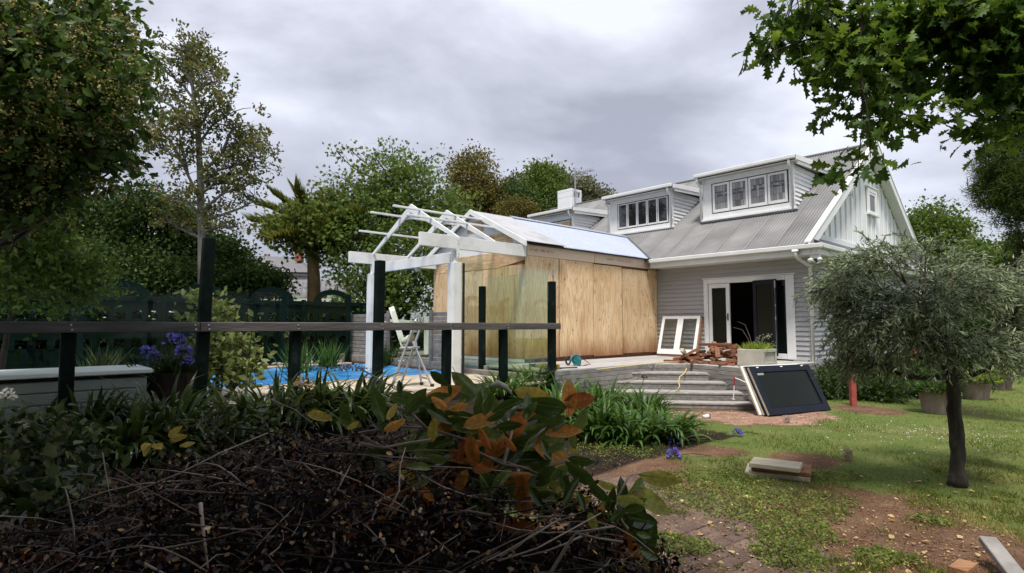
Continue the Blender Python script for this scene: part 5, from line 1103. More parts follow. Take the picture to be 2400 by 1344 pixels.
for lb_ in LIMBS:
    dY = random.uniform(-1.0, 1.0); pts = [at(a, b, Yt+dY*i/(len(lb_)-1)) for i, (a, b) in enumerate(lb_)]; m = len(pts); mb = MB(); mb.tube(pts, [.05*(1-.75*i/(m-1)) for i in range(m)], 6, False)
    cum = [pts[0]]
    for a, b in zip(pts[:-1], pts[1:]): cum += [a+(b-a)*t for t in (.2, .4, .6, .8, 1.)]
    for q in cum[len(cum)//4:]:
        for _ in range(2):
            d = unit(1)[0]; d[2] = abs(d[2])*.8+.05; ln = random.uniform(.25, .75); e_ = q+d*ln; mb.tube(curve3(q, e_, .06, 4, .08), [.014, .011, .008, .004], 4, False)
            for c_ in ((e_, e_+unit(1)[0]*.16) if random.random() < .8 else (e_,)):
                k_ = random.randint(9, 15); LP.append(c_+rng.normal(size=(k_, 3))*.085); LD.append(unit(k_)+d*.5)
    sp.part('branch', mb, BARKG, smooth=True)
LP = np.concatenate(LP); LD = np.concatenate(LD); V, Fc, rn = scatter(LP-sp.base, LD, .12*(.7+.6*rng.random(len(LP))), t_oval(.24), .2); sp.raw('crown', fast('crown', V, Fc, L_SPAR, rn), kind='stuff')
# dark hedge trees behind the trellis fence
hb_ = [((90, 590), 19.0, 120, 110), ((220, 560), 20.0, 110, 100), ((330, 545), 19.5, 100, 90), ((430, 580), 20, 90, 90), ((530, 615), 20, 48, 55), ((300, 640), 18.8, 130, 60), ((480, 660), 19.3, 100, 40), ((150, 680), 18.6, 130, 60), ((600, 665), 19.5, 60, 26)]
labs = ['dark green hedge tree behind the fence at the far left edge', 'broad dark hedge tree left of the sparse tree', 'rounded dark hedge tree just left of the sparse trunk', 'dark leafy tree behind the foot of the sparse trunk', 'dark bush with a ragged top left of the brick house', 'low dark foliage bank right above the arched fence', 'low bush above the fence between the sparse tree and the palm', 'shaded low shrub above the fence at far left', 'small bush in front of the shingled shed roof']
for ((px, py), Y, rx, ry), lab in zip(hb_, labs):
    c = at(px, py, Y); g0 = np.array([c[0], c[1], .5]); s = Y/F_PX
    bl_ = [(c, rx*s, rx*s*.8, ry*s)]+[(c+np.array([random.uniform(-.8, .8)*rx*s, random.uniform(-.5, .2)*rx*s, random.uniform(-.5, .75)*ry*s]), rx*s*.42, rx*s*.4, ry*s*.42) for _ in range(6)]
    tree('hedge_tree', lab, [g0, g0*.6+c*.4, c], (.10, .04), bl_, int(75+rx*1.6), 42, .135, L_HEDG, t_leaf(.3), group='hedge trees behind the pool fence', rc=.42, surf=.45, twigs=False)
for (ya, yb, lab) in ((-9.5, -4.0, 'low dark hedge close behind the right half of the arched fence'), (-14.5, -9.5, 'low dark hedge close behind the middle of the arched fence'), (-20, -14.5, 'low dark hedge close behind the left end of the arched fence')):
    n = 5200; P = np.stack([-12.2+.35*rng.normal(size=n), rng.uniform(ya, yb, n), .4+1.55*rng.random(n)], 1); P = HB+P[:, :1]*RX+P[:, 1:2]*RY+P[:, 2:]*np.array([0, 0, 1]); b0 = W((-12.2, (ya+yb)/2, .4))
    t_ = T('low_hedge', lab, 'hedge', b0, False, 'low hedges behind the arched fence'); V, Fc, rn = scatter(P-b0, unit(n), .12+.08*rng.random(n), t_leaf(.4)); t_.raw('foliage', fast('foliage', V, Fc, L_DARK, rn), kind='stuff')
# small light-green branches hanging over the trellis at left
c = at(90, 640, 7.6); tree('light_shrub', 'light green shrub leaning over the fence rail at the far left', [np.array([c[0]-.5, c[1], .4]), c+np.array([-.3, 0, -.3]), c], (.04, .015), [blob(60, 530, 7.6, 80, 60), blob(130, 600, 7.8, 90, 60), blob(190, 650, 8, 65, 45), blob(40, 660, 7.4, 80, 60), blob(150, 690, 8, 70, 36), blob(20, 590, 7.2, 60, 70)], 380, 15, .085, L_MAPL, t_oval(.25), rc=.2, cat='shrub')
# palm with broad fronds, and the leafy maple mixed with it
Yp = 20.2; tk = px3((735, 760, Yp), (735, 660, Yp), (733, 610, Yp), (735, 575, Yp))
pa = T('palm_tree', 'palm tree with a ringed orange trunk and feathered fronds', 'palm', tk[0], False)
pa.part('trunk', MB().tube(tk, [.23, .21, .19, .15], 12), BARKP, smooth=True)
hub = np.array(tk[-1])
for i, (px, py, up) in enumerate(((590, 520, .25), (640, 455, .35), (690, 440, .3), (760, 470, .25), (800, 540, .2), (640, 560, .2), (820, 600, .15), (700, 520, .3), (600, 480, .3), (845, 500, .25))):
    tip = at(px, py, Yp+random.uniform(-1.6, 1.2)); r_ = curve3(hub, tip, up*.35, 12); 
    o = pa.part('frond_stem', MB().tube(r_, [.07-.005*j for j in range(12)], 5), BARKP if i % 2 else BARK)
    P, Dv, S = [], [], []
    for j in range(2, 12):
        for k in range(9):
            t = k/9; p = r_[j-1]+(r_[j]-r_[j-1])*t; ax_ = r_[j]-r_[j-1]; ax_ /= np.linalg.norm(ax_)
            sd2 = np.cross(ax_, [0, 0, 1]); sd2 /= np.linalg.norm(sd2)+1e-6
            for s in (-1, 1): P.append(p); Dv.append(ax_*.7+s*sd2*.75+np.array([0, 0, .35+.25*random.random()])); S.append(.85*(1-.4*j/12)*random.uniform(.9, 1.2))
    V, Fc, rn = scatter(np.array(P)-pa.base, np.array(Dv), np.array(S), t_needle(.06)); pa.raw('leaflet', fast('leaflet', V, Fc, L_PALM, rn), o, 'stuff')
mb_ = [blob(720, 500, 19.6, 50, 30), blob(680, 535, 19.6, 50, 24), blob(700, 510, 20.6, 55, 34), blob(645, 535, 20.6, 45, 22), blob(760, 495, 20.9, 50, 40), blob(800, 520, 20.5, 50, 45), blob(720, 550, 20, 90, 38), blob(810, 470, 20.5, 40, 30), blob(770, 570, 20, 60, 35)]
tree('lime_maple', 'lime green maple spreading in front of the palm', px3((745, 760, 20.3), (742, 640, 20.3), (735, 590, 20.2)), (.16, .09), mb_, 330, 22, .21, L_YELL, t_maple(), rc=.40, droop=.35, surf=.4)
mp_ = [blob(880, 370, 20.5, 30, 30), blob(950, 375, 20.5, 45, 35), blob(900, 420, 20, 70, 50), blob(960, 440, 20, 80, 50), blob(860, 470, 20, 80, 50), blob(1000, 470, 20.5, 60, 50), blob(930, 520, 20, 120, 60), blob(840, 560, 19.5, 70, 60), blob(960, 600, 19.5, 110, 70), blob(860, 640, 19.5, 80, 50), blob(1040, 520, 21, 50, 50), blob(1010, 395, 21, 30, 22), blob(800, 415, 20.5, 35, 20), blob(990, 670, 19, 80, 60), blob(760, 445, 20.5, 20, 18), blob(1070, 480, 22, 40, 40), blob(920, 345, 20.5, 12, 14), blob(1025, 360, 21, 9, 12), blob(870, 700, 19, 90, 60), blob(820, 350, 20.5, 4, 6), blob(788, 352, 20.5, 4, 6)]
tree('maple_tree', 'large green maple with upright shoots behind the pergola', px3((900, 780, 20), (905, 640, 20), (915, 520, 20), (920, 430, 20)), (.22, .05), mp_, 900, 20, .18, L_MAPL, t_maple(), rc=.36, droop=.5, surf=.35)
def bush(name, lab, Y, blobs, ncl, nper, ls, mat, tmpl=None, grp=None, tr=(.16, .05), bark=BARK, rc=.5, **k):
    c = blobs[0]; x = at(c[0], c[1], Y); g = np.array([x[0], x[1], 0.]); top = at(c[0], c[1]-c[3]*.4, Y)
    return tree(name, lab, [g, g*.5+top*.5, top], tr, [blob(b[0], b[1], Y+random.uniform(-.8, .8), b[2], b[3]) for b in blobs], ncl, nper, ls, mat, tmpl or t_leaf(.3), bark, grp, rc=rc, **k)
GR = 'trees behind the house'
bush('brown_tree', 'tall olive brown tree behind the extension roof', 30, [(1105, 440, 42, 75), (1080, 410, 25, 45), (1120, 395, 30, 38), (1140, 470, 40, 50), (1105, 480, 55, 50), (1110, 370, 18, 14), (1150, 430, 18, 26)], 330, 40, .15, L_BRWN, grp=GR, rc=.42)
bush('dark_conifer', 'dark green bushy tree to the right of the olive brown tree', 32, [(1195, 480, 40, 50), (1180, 455, 24, 28), (1215, 500, 45, 40), (1230, 470, 25, 24)], 200, 40, .17, L_HEDG, grp=GR)
bush('golden_bush', 'golden green bush just above the extension ridge', 28, [(1215, 500, 42, 34), (1185, 505, 30, 28)], 120, 40, .12, L_BRWN, grp=GR, rc=.35)
bush('poplar_tree', 'upright green tree left of the white chimney', 36, [(1275, 430, 40, 40), (1265, 405, 26, 22), (1300, 415, 24, 24), (1280, 470, 48, 34), (1245, 455, 24, 24), (1300, 490, 30, 24)], 260, 30, .2, L_MAPL, grp=GR, bark=BARKG, rc=.5)
bush('grey_tree', 'grey leaved tree behind the chimney and aerial', 42, [(1340, 450, 34, 34), (1370, 455, 40, 34), (1400, 470, 36, 26), (1330, 425, 20, 14), (1425, 480, 22, 14), (1380, 495, 50, 24)], 210, 30, .22, L_GREY, grp=GR, rc=.55)
bush('grey_tree', 'rounded grey topped tree between the brown and upright trees', 44, [(1215, 432, 32, 16), (1225, 450, 30, 20)], 110, 30, .22, L_GREY, grp=GR, rc=.5)
bush('round_tree', 'round green tree beyond the right end of the gable', 27, [(2190, 560, 62, 66), (2170, 520, 40, 42), (2225, 560, 42, 40), (2200, 620, 70, 50), (2150, 610, 40, 60)], 420, 34, .17, L_MAPL, grp='trees right of the house')
bush('hedge_tree', 'green hedge tree at the right edge behind the pear tree', 24, [(2350, 640, 80, 70), (2300, 620, 40, 44), (2390, 590, 40, 40), (2330, 720, 90, 70), (2400, 700, 60, 80)], 420, 34, .17, L_MAPL, grp='trees right of the house')
bush('hedge_tree', 'dark hedge tree low behind the pear trunk', 19, [(2260, 760, 90, 60), (2350, 790, 90, 60), (2180, 800, 70, 50), (2120, 760, 60, 60)], 300, 36, .15, L_HEDG, grp='trees right of the house')
# low shrubs along the house side
for (px, py, rx, ry, Y, lab) in ((1945, 905, 45, 40, 12.6, 'dark low shrub in the shade at the house corner'), (2060, 915, 50, 30, 12.2, 'spreading dark shrub behind the crossed battens'), (2125, 900, 45, 28, 12.8, 'clipped low hedge to the left of the first pot'), (2000, 880, 50, 40, 13.6, 'dark shrub behind the nearest red post'), (2180, 870, 40, 36, 14.5, 'dark shrub behind the first pot')):
    c = at(px, py, Y); s = Y/F_PX
    tree('low_shrub', lab, [np.array([c[0], c[1], 0]), c], (.04, .02), [(c, rx*s, rx*s*.8, ry*s)], 60, 34, .085, L_HEDG, t_leaf(.28), group='low shrubs beside the house', cat='shrub', rc=.2, surf=.3)
# weeping pear
pb = [blob(1995, 640, 6.2, 45, 40), blob(1985, 700, 6.0, 45, 60), blob(2010, 680, 5.8, 80, 60), blob(2080, 620, 6.0, 70, 50), blob(2160, 600, 6.2, 60, 40), blob(2005, 770, 6.0, 50, 60), blob(2060, 760, 5.6, 90, 70), blob(2150, 720, 5.5, 90, 70), blob(2240, 680, 5.8, 80, 60), blob(2320, 690, 6.0, 70, 70), blob(2380, 740, 6, 60, 90), blob(2200, 800, 5.6, 110, 50), blob(2320, 810, 5.6, 90, 50), blob(2015, 835, 6.0, 50, 40), blob(2100, 830, 6.0, 70, 36), blob(2230, 620, 6.3, 60, 30), blob(2400, 640, 6.3, 40, 50)]
b0 = gp(2243, 1142); tkp = [b0, at(2246, 1060, b0[1]), at(2236, 960, b0[1]), at(2233, 880, b0[1]), at(2228, 810, b0[1]), at(2222, 760, b0[1])]
wp = tree('weeping_pear', 'small weeping pear tree with silvery narrow leaves on the lawn', tkp, (.068, .05), pb, 150, 8, .07, L_PEAR, t_leaf(.11), rc=.16, droop=.3, surf=.1, rad_min=.009)
tw = MB(); LP, LD, LS = [], [], []
wts = np.array([b[1]*b[3] for b in pb]); wts /= wts.sum(); cen = at(2160, 730, 5.9)
for i in range(1150):                            # arching shoots, each strung with narrow leaves
    b = pb[rng.choice(len(pb), p=wts)]; c = np.asarray(b[0]); u = unit(1)[0]; a = c+u*np.array(b[1:4])*rng.random()**.4*.85
    d = (a-cen)*np.array([1, 1, .5]); d /= np.linalg.norm(d)+1e-6; d = d*.8+unit(1)[0]*.55; up = random.uniform(-.1, .75) if a[2] > 1.75 else random.uniform(-.4, .3)
    d = np.array([d[0], d[1], d[2]*.4+up]); d /= np.linalg.norm(d); ln = random.uniform(.18, .50); pth = []; q = a.copy(); m = 7; dr_p = random.uniform(.12, .42)
    for k in range(m): pth.append(q.copy()); q = q+d*ln/m; d = d+np.array([0, 0, -dr_p]); d /= np.linalg.norm(d)
    tw.tube(pth, [.0042, .0038, .0034, .003, .0025, .002, .0014], 4, False)
    for k in range(1, m):
        t_ = pth[k]-pth[k-1]; t_ /= np.linalg.norm(t_)
        for s in range(3): LP.append(pth[k-1]+(pth[k]-pth[k-1])*random.random()); LD.append(t_*.8+unit(1)[0]*.75); LS.append(random.uniform(.045, .085))
V, Fc, rn = scatter(np.array(LP)-wp.base, np.array(LD), np.array(LS), t_leaf(.11), .1); wp.raw('crown', fast('crown', V, Fc, L_PEAR, rn), kind='stuff')
wp.part('twigs', tw, TWIGD, kind='stuff')
wp.part('branch', MB().tube(px3((2236, 885, 5.8), (2280, 880, 5.7), (2320, 862, 5.6), (2380, 825, 5.5), (2440, 800, 5.4)), [.028, .024, .02, .016, .01], 6), BARK, smooth=True)
# bottlebrush conifer, right
cb = [blob(2240, 235, 9.3, 26, 18), blob(2300, 180, 9.3, 16, 14), blob(2370, 210, 9, 46, 40), blob(2380, 300, 9, 50, 36), blob(2370, 380, 9, 48, 46), blob(2320, 390, 9.2, 26, 30), blob(2335, 450, 9.2, 42, 40), blob(2400, 440, 8.8, 50, 60), blob(2360, 510, 9.2, 26, 22), blob(2400, 140, 9, 50, 40), blob(2250, 130, 9.4, 26, 18), blob(2290, 150, 9.4, 22, 18), blob(2390, 560, 9, 24, 24), blob(2420, 640, 9, 30, 60)]
g0 = at(2500, 700, 9.2); g0[2] = 0
tree('bottlebrush_tree', 'tree with rounded clumps of fine needles at the right edge', [g0, at(2490, 560, 9.2), at(2470, 380, 9.2), at(2440, 150, 9.2)], (.16, .05), cb, 1000, 60, .085, L_CONI, t_needle(.06), rc=.11, droop=-.1, surf=.8)
# oak overhead: the visible branches, and unseen leaves overhead added to shade the foreground
ob = [blob(1790, 115, 4.5, 26, 24), blob(1830, 90, 4.6, 40, 40), blob(1880, 40, 4.5, 50, 40), blob(1920, 110, 4.4, 45, 45), blob(1990, 60, 4.5, 80, 55), blob(2000, 140, 4.3, 60, 45), blob(1960, 160, 4.5, 45, 28), blob(2080, 110, 4.5, 60, 50), blob(1975, 225, 4.4, 40, 30), blob(2060, 200, 4.6, 60, 40), blob(2060, 270, 4.4, 60, 28), blob(2150, 270, 4.5, 40, 34), blob(2120, 160, 4.7, 40, 50), blob(2040, 370, 4.3, 40, 34), blob(2010, 400, 4.3, 28, 16), blob(2180, 60, 4.6, 90, 55), blob(2270, 60, 4.5, 90, 70), blob(2350, 90, 4.5, 80, 80), blob(2250, 170, 4.6, 60, 40), blob(2330, 190, 4.5, 60, 50), blob(2390, 240, 4.4, 40, 50), blob(2290, 310, 4.6, 24, 18), blob(2350, 290, 4.5, 50, 40), blob(2420, 40, 4.3, 60, 90), blob(2100, 20, 4.5, 100, 30), blob(1900, 0, 4.5, 50, 24)]
ot = [np.array([4.6, -2.6, 0]), np.array([4.5, -2.4, 2.2]), np.array([4.4, -1.6, 4.0]), np.array([4.3, .4, 5.3]), np.array([4.2, 2.6, 6.2])]
oh = [at(px, py, 4.6) for px, py in ((2560, -120), (2380, -160), (2200, -150), (2030, -130), (1880, -120))]
oa = tree('oak_tree', 'oak tree overhanging the lawn with lobed dark green leaves', ot, (.26, .08), ob, 370, 10, .125, L_OAK, t_oak(), rc=.17, droop=.35, surf=.1, rad_min=.004, objs=0, hubs=oh, rmax=.010)
okme = fast('leaf', *t_oak(), L_OAK, np.zeros(len(t_oak()[1])))
ii = rng.permutation(len(oa.clP))[:290]
for i in ii:
    leaf_obj('leaf', okme, oa.clP[i]+rng.normal(size=3)*.05, oa.clD[i]*.5+unit(1)[0]*.6-np.array([0, 0, .45]), random.uniform(.11, .15), oa.o, oa.base)
for a, b in (((2230, 60), (2045, 350)), ((2300, -60), (2000, 110)), ((2170, 150), (1960, 240)), ((2080, 60), (1790, 130)), ((2400, 120), (2290, 310))):
    oa.part('branch', MB().tube(curve3(at(a[0], a[1], 4.6), at(b[0], b[1], 4.45), .05, 8, .02), [.016-.0016*j for j in range(8)], 5), BARK, smooth=True)
n = 17000
P = np.stack([rng.uniform(-9, 7.5, n), rng.uniform(-9, 1.6, n), rng.uniform(5.2, 8.0, n)], 1)
P2 = np.stack([rng.uniform(-3.6, -.7, 2300), rng.uniform(.6, 3.6, 2300), rng.uniform(3.9, 7.0, 2300)], 1); P = np.concatenate([P[P[:, 1] < .6], P2])  # second batch of unseen leaves, placed only to darken the brush heap
P = P[~((P[:, 0] > 1.0) & (P[:, 1] > -2.2))]
k = P[:, 2]-EYE > .72*np.maximum(P[:, 1], 0)+.9; P = P[k]
V, Fc, rn = scatter(P-oa.base, unit(len(P)), .34+.2*rng.random(len(P)), t_leaf(.42), .1, .6); oa.raw('shade_canopy', fast('shade_canopy', V, Fc, L_OAK, rn), kind='stuff')
# unseen hedge behind the viewer, added to keep light off the heap
P = np.stack([rng.uniform(-9, 6.5, 9000), rng.uniform(-4.6, -3.4, 9000), 4.6*rng.random(9000)], 1)
hv = T('shade_hedge', 'unseen hedge added behind the viewer to darken the foreground', 'hedge', (-1, -4, 0), False)
V, Fc, rn = scatter(P-hv.base, unit(len(P)), .3+.15*rng.random(len(P)), t_leaf(.4)); hv.raw('foliage', fast('foliage', V, Fc, L_HEDG, rn), kind='stuff')

# ---------------------------------------------------------------- strap-leaved clumps
def blade_mesh(seed, ln=1., wd=.035, el=1.2, bend=1.6, seg=7):
    r = random.Random(seed); el = el+r.uniform(-.3, .3); bend = bend*r.uniform(.6, 1.5); p = np.zeros(3); V = []
    tw_ = r.uniform(-.5, .5)
    for i in range(seg+1):
        t = i/seg; a = el-bend*t*t; wv = wd*(.55+1.2*t*(1-t)*2)*(1-t**4)*1.0+.001; s = np.array([math.sin(tw_*t)*.5, math.cos(tw_*t), .35*math.sin(tw_*t)])
        V += [p-s*wv, p+np.array([0, 0, -wv*.35]), p+s*wv]; p = p+np.array([math.cos(a), 0, math.sin(a)])*ln/seg
    F = []
    for i in range(seg):
        b = 3*i; F += [(b, b+1, b+4, b+3), (b+1, b+2, b+5, b+4)]
    return np.array(V), np.array(F)
def blade_set(mat): return [fast('leaf', *blade_mesh(i*7+3, 1., .034+.004*(i % 3), 1.05+.12*(i % 4), 1.5+.25*(i % 3)), mat, np.zeros(14), True) for i in range(9)]
BA = blade_set(L_AGAP); BD = blade_set(L_AGAD)
def clump(lab, base, n, ns, ln, meshes, mat, spread=.22, group=None, name='agapanthus_clump'):
    t = T(name, lab, 'plant', base, False, group)
    for i in range(n):
        o = bpy.data.objects.new('leaf', meshes[i % 9]); COL.objects.link(o); o.parent = t.o; a = random.random()*2*PI; r = spread*math.sqrt(random.random())
        o.location = (r*math.cos(a), r*math.sin(a), 0); o.rotation_euler = (random.uniform(-.25, .25), random.uniform(-.3, .3), a+random.uniform(-.5, .5)); s = ln*random.uniform(.7, 1.15); o.scale = (s, s*1.0, s)
    parts = []
    for i in range(ns):
        V, Fc = blade_mesh(i*13+5, ln*random.uniform(.6, 1.15), .024, random.uniform(.7, 1.4), random.uniform(1.2, 2.6)); a = random.random()*2*PI; r = spread*math.sqrt(random.random()); ca, sa = math.cos(a), math.sin(a)
        V = np.stack([V[:, 0]*ca-V[:, 1]*sa+r*ca, V[:, 0]*sa+V[:, 1]*ca+r*sa, V[:, 2]], 1); parts.append((V, Fc, np.full(len(Fc), random.random())))
    V, Fc, rn = merge(parts); t.raw('foliage', fast('foliage', V, Fc, mat, rn, True), kind='stuff')
    return t
GA = 'agapanthus clumps beside the deck steps'
for (px, py, ln, lab) in ((1560, 1030, .62, 'rounded agapanthus clump at the right end of the bed'), (1480, 1035, .66, 'agapanthus clump in front, second from the right end'), (1400, 1030, .66, 'agapanthus clump in the front middle of the bed'), (1310, 1010, .7, 'agapanthus clump behind the rusty magnolia leaves'), (1510, 985, .68, 'agapanthus clump at the back beside the steps'), (1420, 965, .72, 'tall agapanthus clump in front of the deck edge'), (1335, 950, .75, 'tall agapanthus clump below the circular saw'), (1250, 960, .68, 'agapanthus clump at the foot of the dark corner post'), (1380, 1000, .66, 'agapanthus clump in the very centre of the bed'), (1180, 985, .55, 'thin agapanthus clump at the left end of the bed')):
    c = gp(px, py); c[2] = float(ground_z(c[0], c[1]))-.02; clump(lab, c, 34, 120, ln, BA, L_AGAP, .26, GA)
GB = 'strap leaved clumps along the rail fence'
for (px, py, z, ln, lab) in ((870, 965, .45, .5, 'short agapanthus clump at the foot of the middle fence post'), (390, 1030, .4, .6, 'dark strap leaved clump in front of the barrel'), (820, 975, .42, .62, 'leafy agapanthus clump to the left of the middle fence post'), (740, 985, .42, .6, 'agapanthus clump with a dry seed head in the pool side bed'), (660, 1000, .40, .6, 'agapanthus clump in front of the blue pool cover'), (580, 1010, .4, .5, 'dark agapanthus clump left of the pool cover'), (460, 1050, .36, .45, 'dark strap leaved clump right of the storage box'), (300, 1060, .36, .5, 'dark strap leaved clump in front of the storage box'), (200, 1040, .4, .5, 'tall strap leaved clump at the left fence post'), (90, 1010, .42, .45, 'strap leaved clump at the far left before the box')):
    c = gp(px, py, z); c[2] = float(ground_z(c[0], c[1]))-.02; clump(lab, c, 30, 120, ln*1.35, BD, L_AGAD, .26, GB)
for (px, py, lab) in ((700, 870, 'fine rush clump behind the far pool coping'), (770, 860, 'fine rush clump right of the other in the far bed'), (230, 880, 'pale grass tuft behind the storage box lid'), (905, 858, 'grass tuft at the foot of the left white pergola post')):
    c = gp(px, py, .52); t_ = T('rush_clump', lab, 'plant', c, False, 'grassy clumps beyond the pool'); P = rng.normal(size=(140, 3))*np.array([.12, .12, .0]); Dv = unit(140)*.55; Dv[:, 2] = abs(Dv[:, 2])+.6
    V, Fc, rn = scatter(P, Dv, .45+.4*rng.random(140), t_needle(.025)); t_.raw('foliage', fast('foliage', V, Fc, L_AGAP if px != 230 else L_AGAD, rn), kind='stuff')
# violet flower heads
def flower_head(t, c, r, n=34, under=None, mat=L_VIOL):
    Dv = unit(n); Dv[:, 2] = abs(Dv[:, 2])*1.2-.35; Dv /= np.linalg.norm(Dv, axis=1)[:, None]; st = MB()
    for d in Dv: st.tube([c, c+d*r*.7], .0025, 3, False)
    o = t.part('umbel', st, DKGREEN if mat is L_VIOL else TWIG, under)
    P = np.repeat(c+Dv*r*.62, 6, 0); D6 = np.repeat(Dv, 6, 0)+unit(n*6)*.45
    V, Fc, rn = scatter(P-t.base, D6, np.full(n*6, r*.42), t_leaf(.2)); t.raw('petal', fast('petal', V, Fc, mat, rn), o, 'stuff')
for (px, py, r, lab) in ((1583, 1036, .105, 'violet agapanthus head fallen at the end of the strap leaf bed'), (1578, 1068, .10, 'second violet agapanthus head lying on the bare soil'), (1729, 1016, .08, 'faded violet agapanthus head lying on the lawn')):
    c = gp(px, py, .05); t_ = T('fallen_flower', lab, 'flower', c, False, 'fallen agapanthus heads'); flower_head(t_, c, r)
    d = np.array([random.uniform(.3, .6), random.uniform(.02, .2), 0]); t_.part('stalk', MB().tube([c, c+d*.5+np.array([0, 0, .01]), c+d-np.array([0, 0, .03])], .006, 5), L_AGAP)
bs = gp(405, 958, .5); bs[2] = .9
af = T('potted_agapanthus', 'violet flowering agapanthus growing in the dark barrel', 'plant', bs, False)
for (px, py, r) in ((345, 825, .10), (402, 800, .12), (430, 825, .11), (440, 850, .10), (362, 838, .1), (420, 795, .09)):
    c = at(px, py, bs[1]-.1+random.uniform(-.15, .15)); flower_head(af, c, r, 26); af.part('stalk', MB().tube(curve3(bs, c, .0, 5, .05), .008, 5), L_AGAP)
P = np.repeat([[0, 0, 0.]], 260, 0)+rng.normal(size=(260, 3))*np.array([.12, .12, .02]); Dv = unit(260)*.7; Dv[:, 2] = abs(Dv[:, 2])+.3
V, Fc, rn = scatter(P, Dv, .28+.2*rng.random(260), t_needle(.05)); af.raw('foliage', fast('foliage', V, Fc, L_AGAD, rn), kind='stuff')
for (px, py, Y, mat, lab) in ((680, 787, 7.6, L_LIME, 'pale green agapanthus seed head on a thin stalk right of the shrub'), (590, 775, 7.4, L_DEAD, 'faded agapanthus head on a stalk under the rail'), (710, 900, 6.6, L_DRYL, 'dry tan agapanthus seed head above the strap leaves'), (15, 930, 5.2, L_WHIT, 'white agapanthus head at the far left edge'), (1510, 885, 9.0, L_DEAD, 'dry brown seed head in front of the top step'), (1440, 1065, 6.6, L_DEAD, 'dry brown seed head standing in the grass by the bed')):
    c = at(px, py, Y); t_ = T('seed_head', lab, 'flower', c, False, 'seed heads on stalks'); flower_head(t_, c, .085 if px not in (710, 1510, 1440) else .11 if px == 710 else .05, 30, mat=mat); b = np.array([c[0]-.12, c[1]-.05, max(.02, float(ground_z(c[0], c[1])))]); t_.part('stalk', MB().tube(curve3(b, c, 0, 5, .04), .006, 5), L_AGAP)
for (px, py, Y) in ((1100, 850, 8), (728, 842, 7), (665, 865, 7), (655, 880, 7), (733, 835, 7)): pass
# leafy shrub by the second tall post
sh = tree('leafy_shrub', 'pale green leafy shrub just right of the tallest fence post', [np.array([*at(510, 900, 8.4)[:2], .5]), at(510, 850, 8.4), at(505, 760, 8.4)], (.035, .015), [blob(480, 720, 8.6, 50, 35), blob(520, 745, 8.5, 30, 36), blob(510, 800, 8.3, 55, 45), blob(560, 820, 8.3, 40, 34), blob(520, 870, 8.2, 60, 36), blob(590, 850, 8.2, 26, 30), blob(470, 850, 8.3, 40, 40), blob(560, 880, 8.1, 40, 24)], 170, 8, .115, L_LIME, t_oval(.26), rc=.16, cat='shrub', surf=.3)
# shrub with oval leaves, bottom left, and ground cover
tree('bed_shrub', 'shrub with pale oval leaves at the lower left of the brush heap', [np.array([-2.35, 3.0, .3]), np.array([-2.3, 3.0, .7])], (.025, .012), [blob(100, 1060, 3.3, 110, 60), blob(110, 1190, 2.5, 90, 50), blob(190, 1110, 2.7, 60, 40), blob(130, 1120, 3.1, 90, 50), blob(60, 1180, 3.0, 80, 60), blob(160, 1010, 3.6, 70, 40), blob(40, 1010, 3.5, 60, 40)], 130, 9, .062, L_SHRB, t_oval(.3), rc=.11, cat='shrub', surf=.2, objs=120)
c0 = [(420, 1040, 3.6, 80, 26), (360, 1080, 3.3, 60, 20), (620, 985, 4.4, 110, 26), (480, 980, 4.6, 100, 30), (700, 960, 5.0, 80, 26), (900, 985, 4.4, 110, 24), (1060, 985, 4.6, 110, 26)]
tree('ground_cover', 'low leafy ground cover between the fence and the brush heap', [np.array([-1.6, 4.0, .2]), np.array([-1.6, 4.0, .5])], (.02, .01), [blob(a, b, Y, rx, ry) for a, b, Y, rx, ry in c0], 50, 9, .055, L_SHRB, t_oval(.3), cat='plant', rc=.16, surf=.1, objs=50)
# ---------------------------------------------------------------- heap of cut brush in the foreground
def heap_z(X, Y):
    pk = np.interp(X, [-3.2, -2.4, -1.9, -1.3, -.8, -.2, .3, .6, .85, 1.1], [.30, .56, .80, 1.0, 1.06, .98, .80, .58, .30, 0])
    t = np.where(Y < 2.75, (2.75-Y)/1.75, (Y-2.75)/1.3); return pk*np.clip(1-t**2*.55 - np.where(Y > 2.75, t**2*.45, 0), 0, 1)+.05*nz2(X*2, Y*2)*(pk > .2)
bh = T('brush_heap', 'heap of dead brown cut branches and twigs across the foreground', 'brush heap', (-.9, 2.7, 0), False)
xs_, ys2 = np.linspace(-3.2, 1.1, 60), np.linspace(.9, 3.9, 44); HX, HY = np.meshgrid(xs_, ys2); HZ = heap_z(HX, HY)-.24
I0 = (np.arange(43)[:, None]*60+np.arange(59)[None]).ravel(); V = np.stack([HX.ravel(), HY.ravel(), HZ.ravel()], 1)-bh.base
bh.raw('core', fast('core', V, np.stack([I0, I0+1, I0+61, I0+60], 1), HEAPSHADE, None, True))
ns_p, per = 2900, 22                         # dead sprigs: leaves strung along thin shoots that stick out of the heap
X = rng.uniform(-3.1, 1.05, ns_p); Y = rng.uniform(1.0, 3.6, ns_p); Z = heap_z(X, Y)-.10+.05*rng.random(ns_p); k = Z > .0; S0 = np.stack([X, Y, Z], 1)[k]; SD = unit(len(S0)); SD[:, 2] = SD[:, 2]*.7+.25; SL = .08+.16*rng.random(len(S0))
tt = rng.random((len(S0), per)); P = (S0[:, None]+SD[:, None]*SL[:, None, None]*tt[..., None]).reshape(-1, 3)+rng.normal(size=(len(S0)*per, 3))*.016; P = P[P[:, 2] > .02]
V, Fc, rn = scatter(P-bh.base, unit(len(P)), .012+.026*rng.random(len(P))**1.5, t_oval(.26)); bh.raw('dead_leaves', fast('dead_leaves', V, Fc, L_DEAD, rn), kind='stuff')
tw1 = MB(); tw2 = MB()
